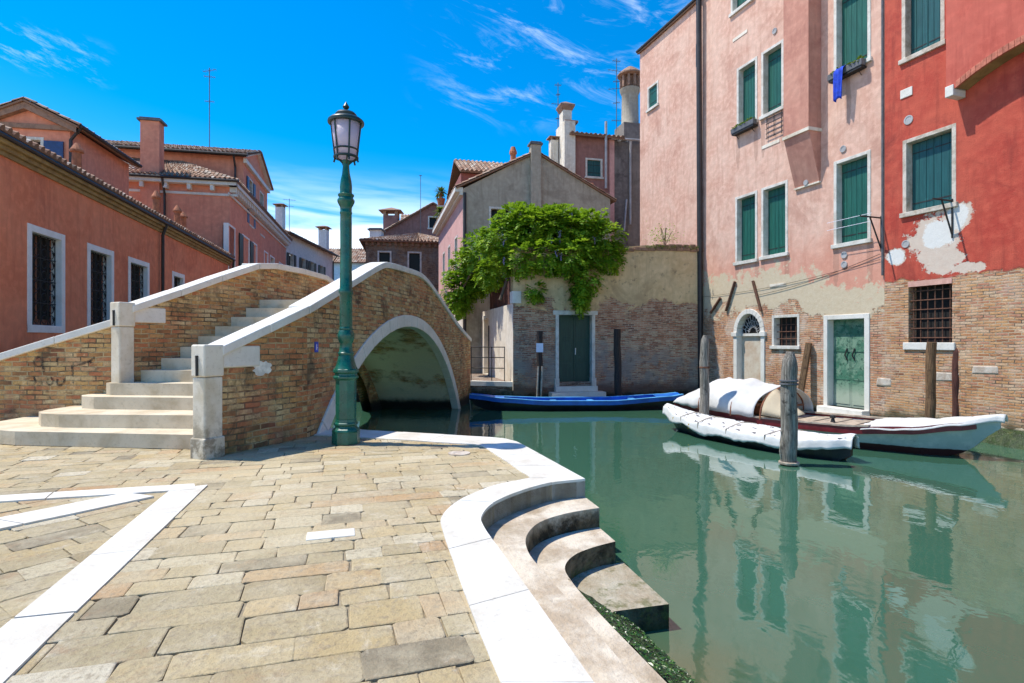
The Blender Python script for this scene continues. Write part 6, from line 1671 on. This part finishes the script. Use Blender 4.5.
for f in (.22, .42, .6, .74):
    g = MB(); ht = B3.at(f)[0] - .05; z = B3.at(f)[2] - .05
    g.add([B3.p(f - .014, -ht, z), B3.p(f + .014, -ht, z), B3.p(f + .014, ht, z), B3.p(f - .014, ht, z), B3.p(f - .014, -ht, z - .04), B3.p(f + .014, -ht, z - .04), B3.p(f + .014, ht, z - .04), B3.p(f - .014, ht, z - .04)], [(0, 1, 2, 3), (7, 6, 5, 4), (0, 4, 5, 1), (1, 5, 6, 2), (2, 6, 7, 3), (3, 7, 4, 0)]); g.build('thwart', M['boat_lightblue'], b3)
g = MB(); q = B3.p(.995, 0, -.27); g.tube([q, (q[0] - .02, q[1], -.5), (q[0] + .02, q[1] - .02, WATER - .05)], .014, 5); g.build('rope', M['board'], b3)

# ------------------------------------------------------------------ wisteria over the garden wall
vine = thing('wisteria', 'bright green wisteria spilling over the top of the garden wall left of the door', 'vine', (*GARD.p(-1, 0)[:2], 3.0))
def at(x, y, Y): return ((x - CX) / F * Y, Y, H - (y - HY) / F * Y)
cl = [(472, 272, 25.4, 1.05, 1.1), (460, 290, 25.2, .72, .85), (483, 254, 24.4, .95, .9), (492, 272, 23.4, .6, .6), (505, 240, 21.5, .95, .8), (528, 230, 21.6, 1.05, .85), (552, 228, 21.6, 1.05, .75), (577, 232, 21.7, 1.0, .75), (600, 240, 21.8, .85, .75),
      (520, 258, 21.1, .75, .6), (545, 256, 21.1, .8, .6), (572, 256, 21.2, .85, .65), (585, 276, 21.3, .55, .75), (580, 292, 21.3, .3, .42), (608, 256, 21.7, .55, .5), (535, 290, 20.95, .3, .25), (580, 303, 21.35, .18, .25), (457, 305, 25.0, .38, .45), (515, 218, 21.8, .6, .45), (560, 218, 21.9, .8, .4), (590, 222, 21.9, .6, .4)]
g = MB(); fl = MB()
for (x, y, Y, rx, rz) in cl:
    c = Vector(at(x, y, Y)); cnt = int(430 * rx * rz) + 60
    for k in range(cnt):
        while True:
            q = Vector((R.uniform(-1, 1), R.uniform(-1, 1), R.uniform(-1, 1)))
            if .25 < q.length < 1: break
        if q.length < .72 and R.random() < .45: q = q.normalized() * (R.uniform(.75, 1.1) if R.random() > .07 else R.uniform(1.1, 1.35))
        p = c + Vector((q.x * rx, q.y * .75, q.z * rz)); d = (q.normalized() + Vector((R.uniform(-.5, .5), R.uniform(-.5, .5), R.uniform(-.9, .1)))).normalized()
        ln = R.uniform(.16, .34); nl = R.randint(4, 6); sd = d.cross(Vector((0, 0, 1))); sd = sd.normalized() if sd.length > .1 else Vector((1, 0, 0)); up = sd.cross(d).normalized()
        tb = min(1, max(0, R.gauss(.52, .2)))
        for j in range(nl):
            b = p + d * (ln * j / nl) + Vector((0, 0, -.10 * (j / nl) ** 2))
            for s in (-1, 1):
                l = R.uniform(.10, .17); ld = (sd * s * .9 + d * .5 + up * R.uniform(-.5, .3)).normalized(); wv = ld.cross(up).normalized() * l * .30 + up * R.uniform(-.01, .01)
                m_ = b + ld * l * .45; g.quad(tuple(b), tuple(m_ + wv), tuple(b + ld * l), tuple(m_ - wv), min(1, max(0, tb + R.uniform(-.15, .15))))
    for k in range(int(1.5 * rx)):
        q = Vector((R.uniform(-.8, .8) * rx, -.75, R.uniform(-.8, .3) * rz)); p = c + q
        for j in range(10):
            a = R.uniform(0, 6.28); pp = p + Vector((math.cos(a) * .05 * (1 - j / 12), math.sin(a) * .05, -j * .028)); fl.box(tuple(pp), (.03, .03, .03))
g.build('foliage', M['leaf'], vine); fl.build('blossom', M['bloom'], vine)
g = MB(); 
for (xa, ya, xb, yb) in ((500, 300, 520, 250), (520, 250, 560, 240), (560, 240, 600, 245), (520, 250, 480, 260), (480, 260, 462, 290)): a, b = Vector(at(xa, ya, 21.4 if xa > 490 else 24.2)), Vector(at(xb, yb, 21.6 if xb > 490 else 24.6)); g.tube([tuple(a), tuple(a.lerp(b, .5) + Vector((0, .05, .1))), tuple(b)], [.06, .05, .04], 7)
g.build('stem', M['stem'], vine)
# small shrub on the wall top by the pink facade
c = Vector(at(665, 233, 22.6)); t = thing('wall_shrub', 'small wild shrub sprouting on top of the garden wall near the pink facade', 'plant', tuple(c - Vector((0, 0, .5))))
g = MB()
for k in range(420):
    a = R.uniform(0, 6.28); q = R.random(); p = c + Vector((R.gauss(0, .32), R.gauss(0, .15), -.38 + abs(R.gauss(0, .33)))); l = R.uniform(.05, .1); d = Vector((math.cos(a), math.sin(a), R.uniform(-.4, .8))).normalized(); s = d.cross(Vector((0, 0, 1))).normalized() * l * .3
    g.quad(tuple(p), tuple(p + d * l * .5 + s), tuple(p + d * l), tuple(p + d * l * .5 - s), R.random())
g.build('foliage', M['leaf'], t)
g = MB()
for k in range(5): g.tube([tuple(c + Vector((R.uniform(-.05, .05), 0, -.5))), tuple(c + Vector((R.uniform(-.35, .35), 0, R.uniform(-.1, .25))))], .012, 5)
g.build('stem', M['stem'], t)
g = MB()
for k in range(2200):
    u = R.uniform(2.9, 5.2); p = Vector(GARD.p(u, 5.15 + (u - 3) * .02 + R.uniform(-.05, .08), R.uniform(-.3, .09))); a = R.uniform(0, 6.28); l = R.uniform(.03, .09); d = Vector((math.cos(a), math.sin(a), R.uniform(-.8, .8))).normalized(); s = d.cross(Vector((0, 0, 1))).normalized() * l * .3
    g.quad(tuple(p), tuple(p + d * l * .5 + s), tuple(p + d * l), tuple(p + d * l * .5 - s), R.random() * .6)
stuff(g.build('wall_top_weed', M['palm']))
# drain cover in the paving
c = G(459, 453); g = MB(); g.lathe((c[0], c[1], -.01), [(.15, 0), (.15, .013), (.08, .014), (.06, .004), (.01, .004)], 20); o = g.build('drain_cover', M['old_block'], base=(c[0], c[1], 0)); tag(o, 'small round stone drain cover set in the paving near the lamp', 'drain cover')

# ------------------------------------------------------------------ sky, sun, camera
EL = math.radians(63.0); AZ = math.atan2(-.985, .12)
S = Vector((math.sin(AZ) * math.cos(EL), math.cos(AZ) * math.cos(EL), math.sin(EL)))
sun = bpy.data.lights.new('sun', 'SUN'); sun.energy = 3.7; sun.angle = math.radians(.53); sun.color = (1.0, .95, .86)
so = bpy.data.objects.new('sun', sun); COL.objects.link(so); so.rotation_euler = (-S).to_track_quat('-Z', 'Y').to_euler(); so.location = (-20, 5, 40)
w = bpy.data.worlds.new('World'); scene.world = w; w.use_nodes = True; T = w.node_tree; bg = T.nodes['Background']
class WN(NT):
    def __init__(s): s.t = T; s._uv = None
k = WN()
sky = T.nodes.new('ShaderNodeTexSky'); sky.sky_type = 'NISHITA'; sky.sun_disc = False; sky.sun_elevation = EL; sky.sun_rotation = AZ % (2 * math.pi); sky.air_density = 1.0; sky.dust_density = .4; sky.ozone_density = 2.0
hs = T.nodes.new('ShaderNodeHueSaturation'); hs.inputs['Saturation'].default_value = 1.62; hs.inputs['Value'].default_value = 1.0
T.links.new(sky.outputs[0], hs.inputs['Color'])
d = T.nodes.new('ShaderNodeTexCoord').outputs['Generated']; s = k.sep(d)
az = k.math('ARCTAN2', s[0], s[1]); el = k.math('ARCSINE', s[2])
v1 = k.comb(k.math('MULTIPLY', az, 2.2), k.math('ADD', k.math('MULTIPLY', el, 15), k.math('MULTIPLY', az, 1.0)))
n1 = k.noise(v1, 1.6, 6, .55, .5)
band = k.math('MULTIPLY', k.ramp(el, .30, .12), k.ramp(az, .25, -.05))
c1 = k.math('MULTIPLY', k.ramp(k.math('ADD', n1, k.math('MULTIPLY', k.ramp(el, .34, .05), .30)), .46, .70), band)
v2 = k.comb(k.math('ADD', k.math('MULTIPLY', az, 5), k.math('MULTIPLY', el, 4)), k.math('SUBTRACT', k.math('MULTIPLY', el, 13), k.math('MULTIPLY', az, -2.2)))
n2 = k.noise(v2, 1.7, 8, .68, .7)
m2 = k.math('MULTIPLY', k.math('MULTIPLY', k.ramp(az, -.2, -.02), k.ramp(az, .42, .22)), k.math('MULTIPLY', k.ramp(el, .34, .42), k.ramp(el, .62, .50)))
c2 = k.math('MULTIPLY', k.ramp(n2, .48, .80, 0, .42), m2)
m3 = k.math('MULTIPLY', k.math('MULTIPLY', k.ramp(az, -.82, -.74), k.ramp(az, -.60, -.66)), k.math('MULTIPLY', k.ramp(el, .34, .36), k.ramp(el, .41, .385)))
c3 = k.math('MULTIPLY', k.ramp(k.noise(v2, 4.5, 7, .7), .5, .7, 0, .18), m3)
cl = k.math('MAXIMUM', k.math('MAXIMUM', c1, c2), c3)
col = k.mix(k.math('MULTIPLY', cl, .9), hs.outputs[0], (7.6, 8.2, 8.8))
T.links.new(col, bg.inputs['Color']); bg.inputs['Strength'].default_value = .15
cam = bpy.data.cameras.new('camera'); co = bpy.data.objects.new('camera', cam); COL.objects.link(co)
cam.sensor_width = 36; cam.lens = 36 * F / 1024; cam.clip_end = 1000; cam.clip_start = .05
co.location = (0, 0, H); co.rotation_euler = (math.pi / 2, 0, 0); scene.camera = co
vs_ = scene.view_settings; vs_.view_transform = 'Standard'; vs_.look = 'None'; vs_.gamma = 1; vs_.use_curve_mapping = False; vs_.exposure = 0.6
scene.cycles.max_bounces = 8; scene.cycles.diffuse_bounces = 5; scene.cycles.caustics_reflective = False; scene.cycles.caustics_refractive = False
scene.cycles.use_denoising = True
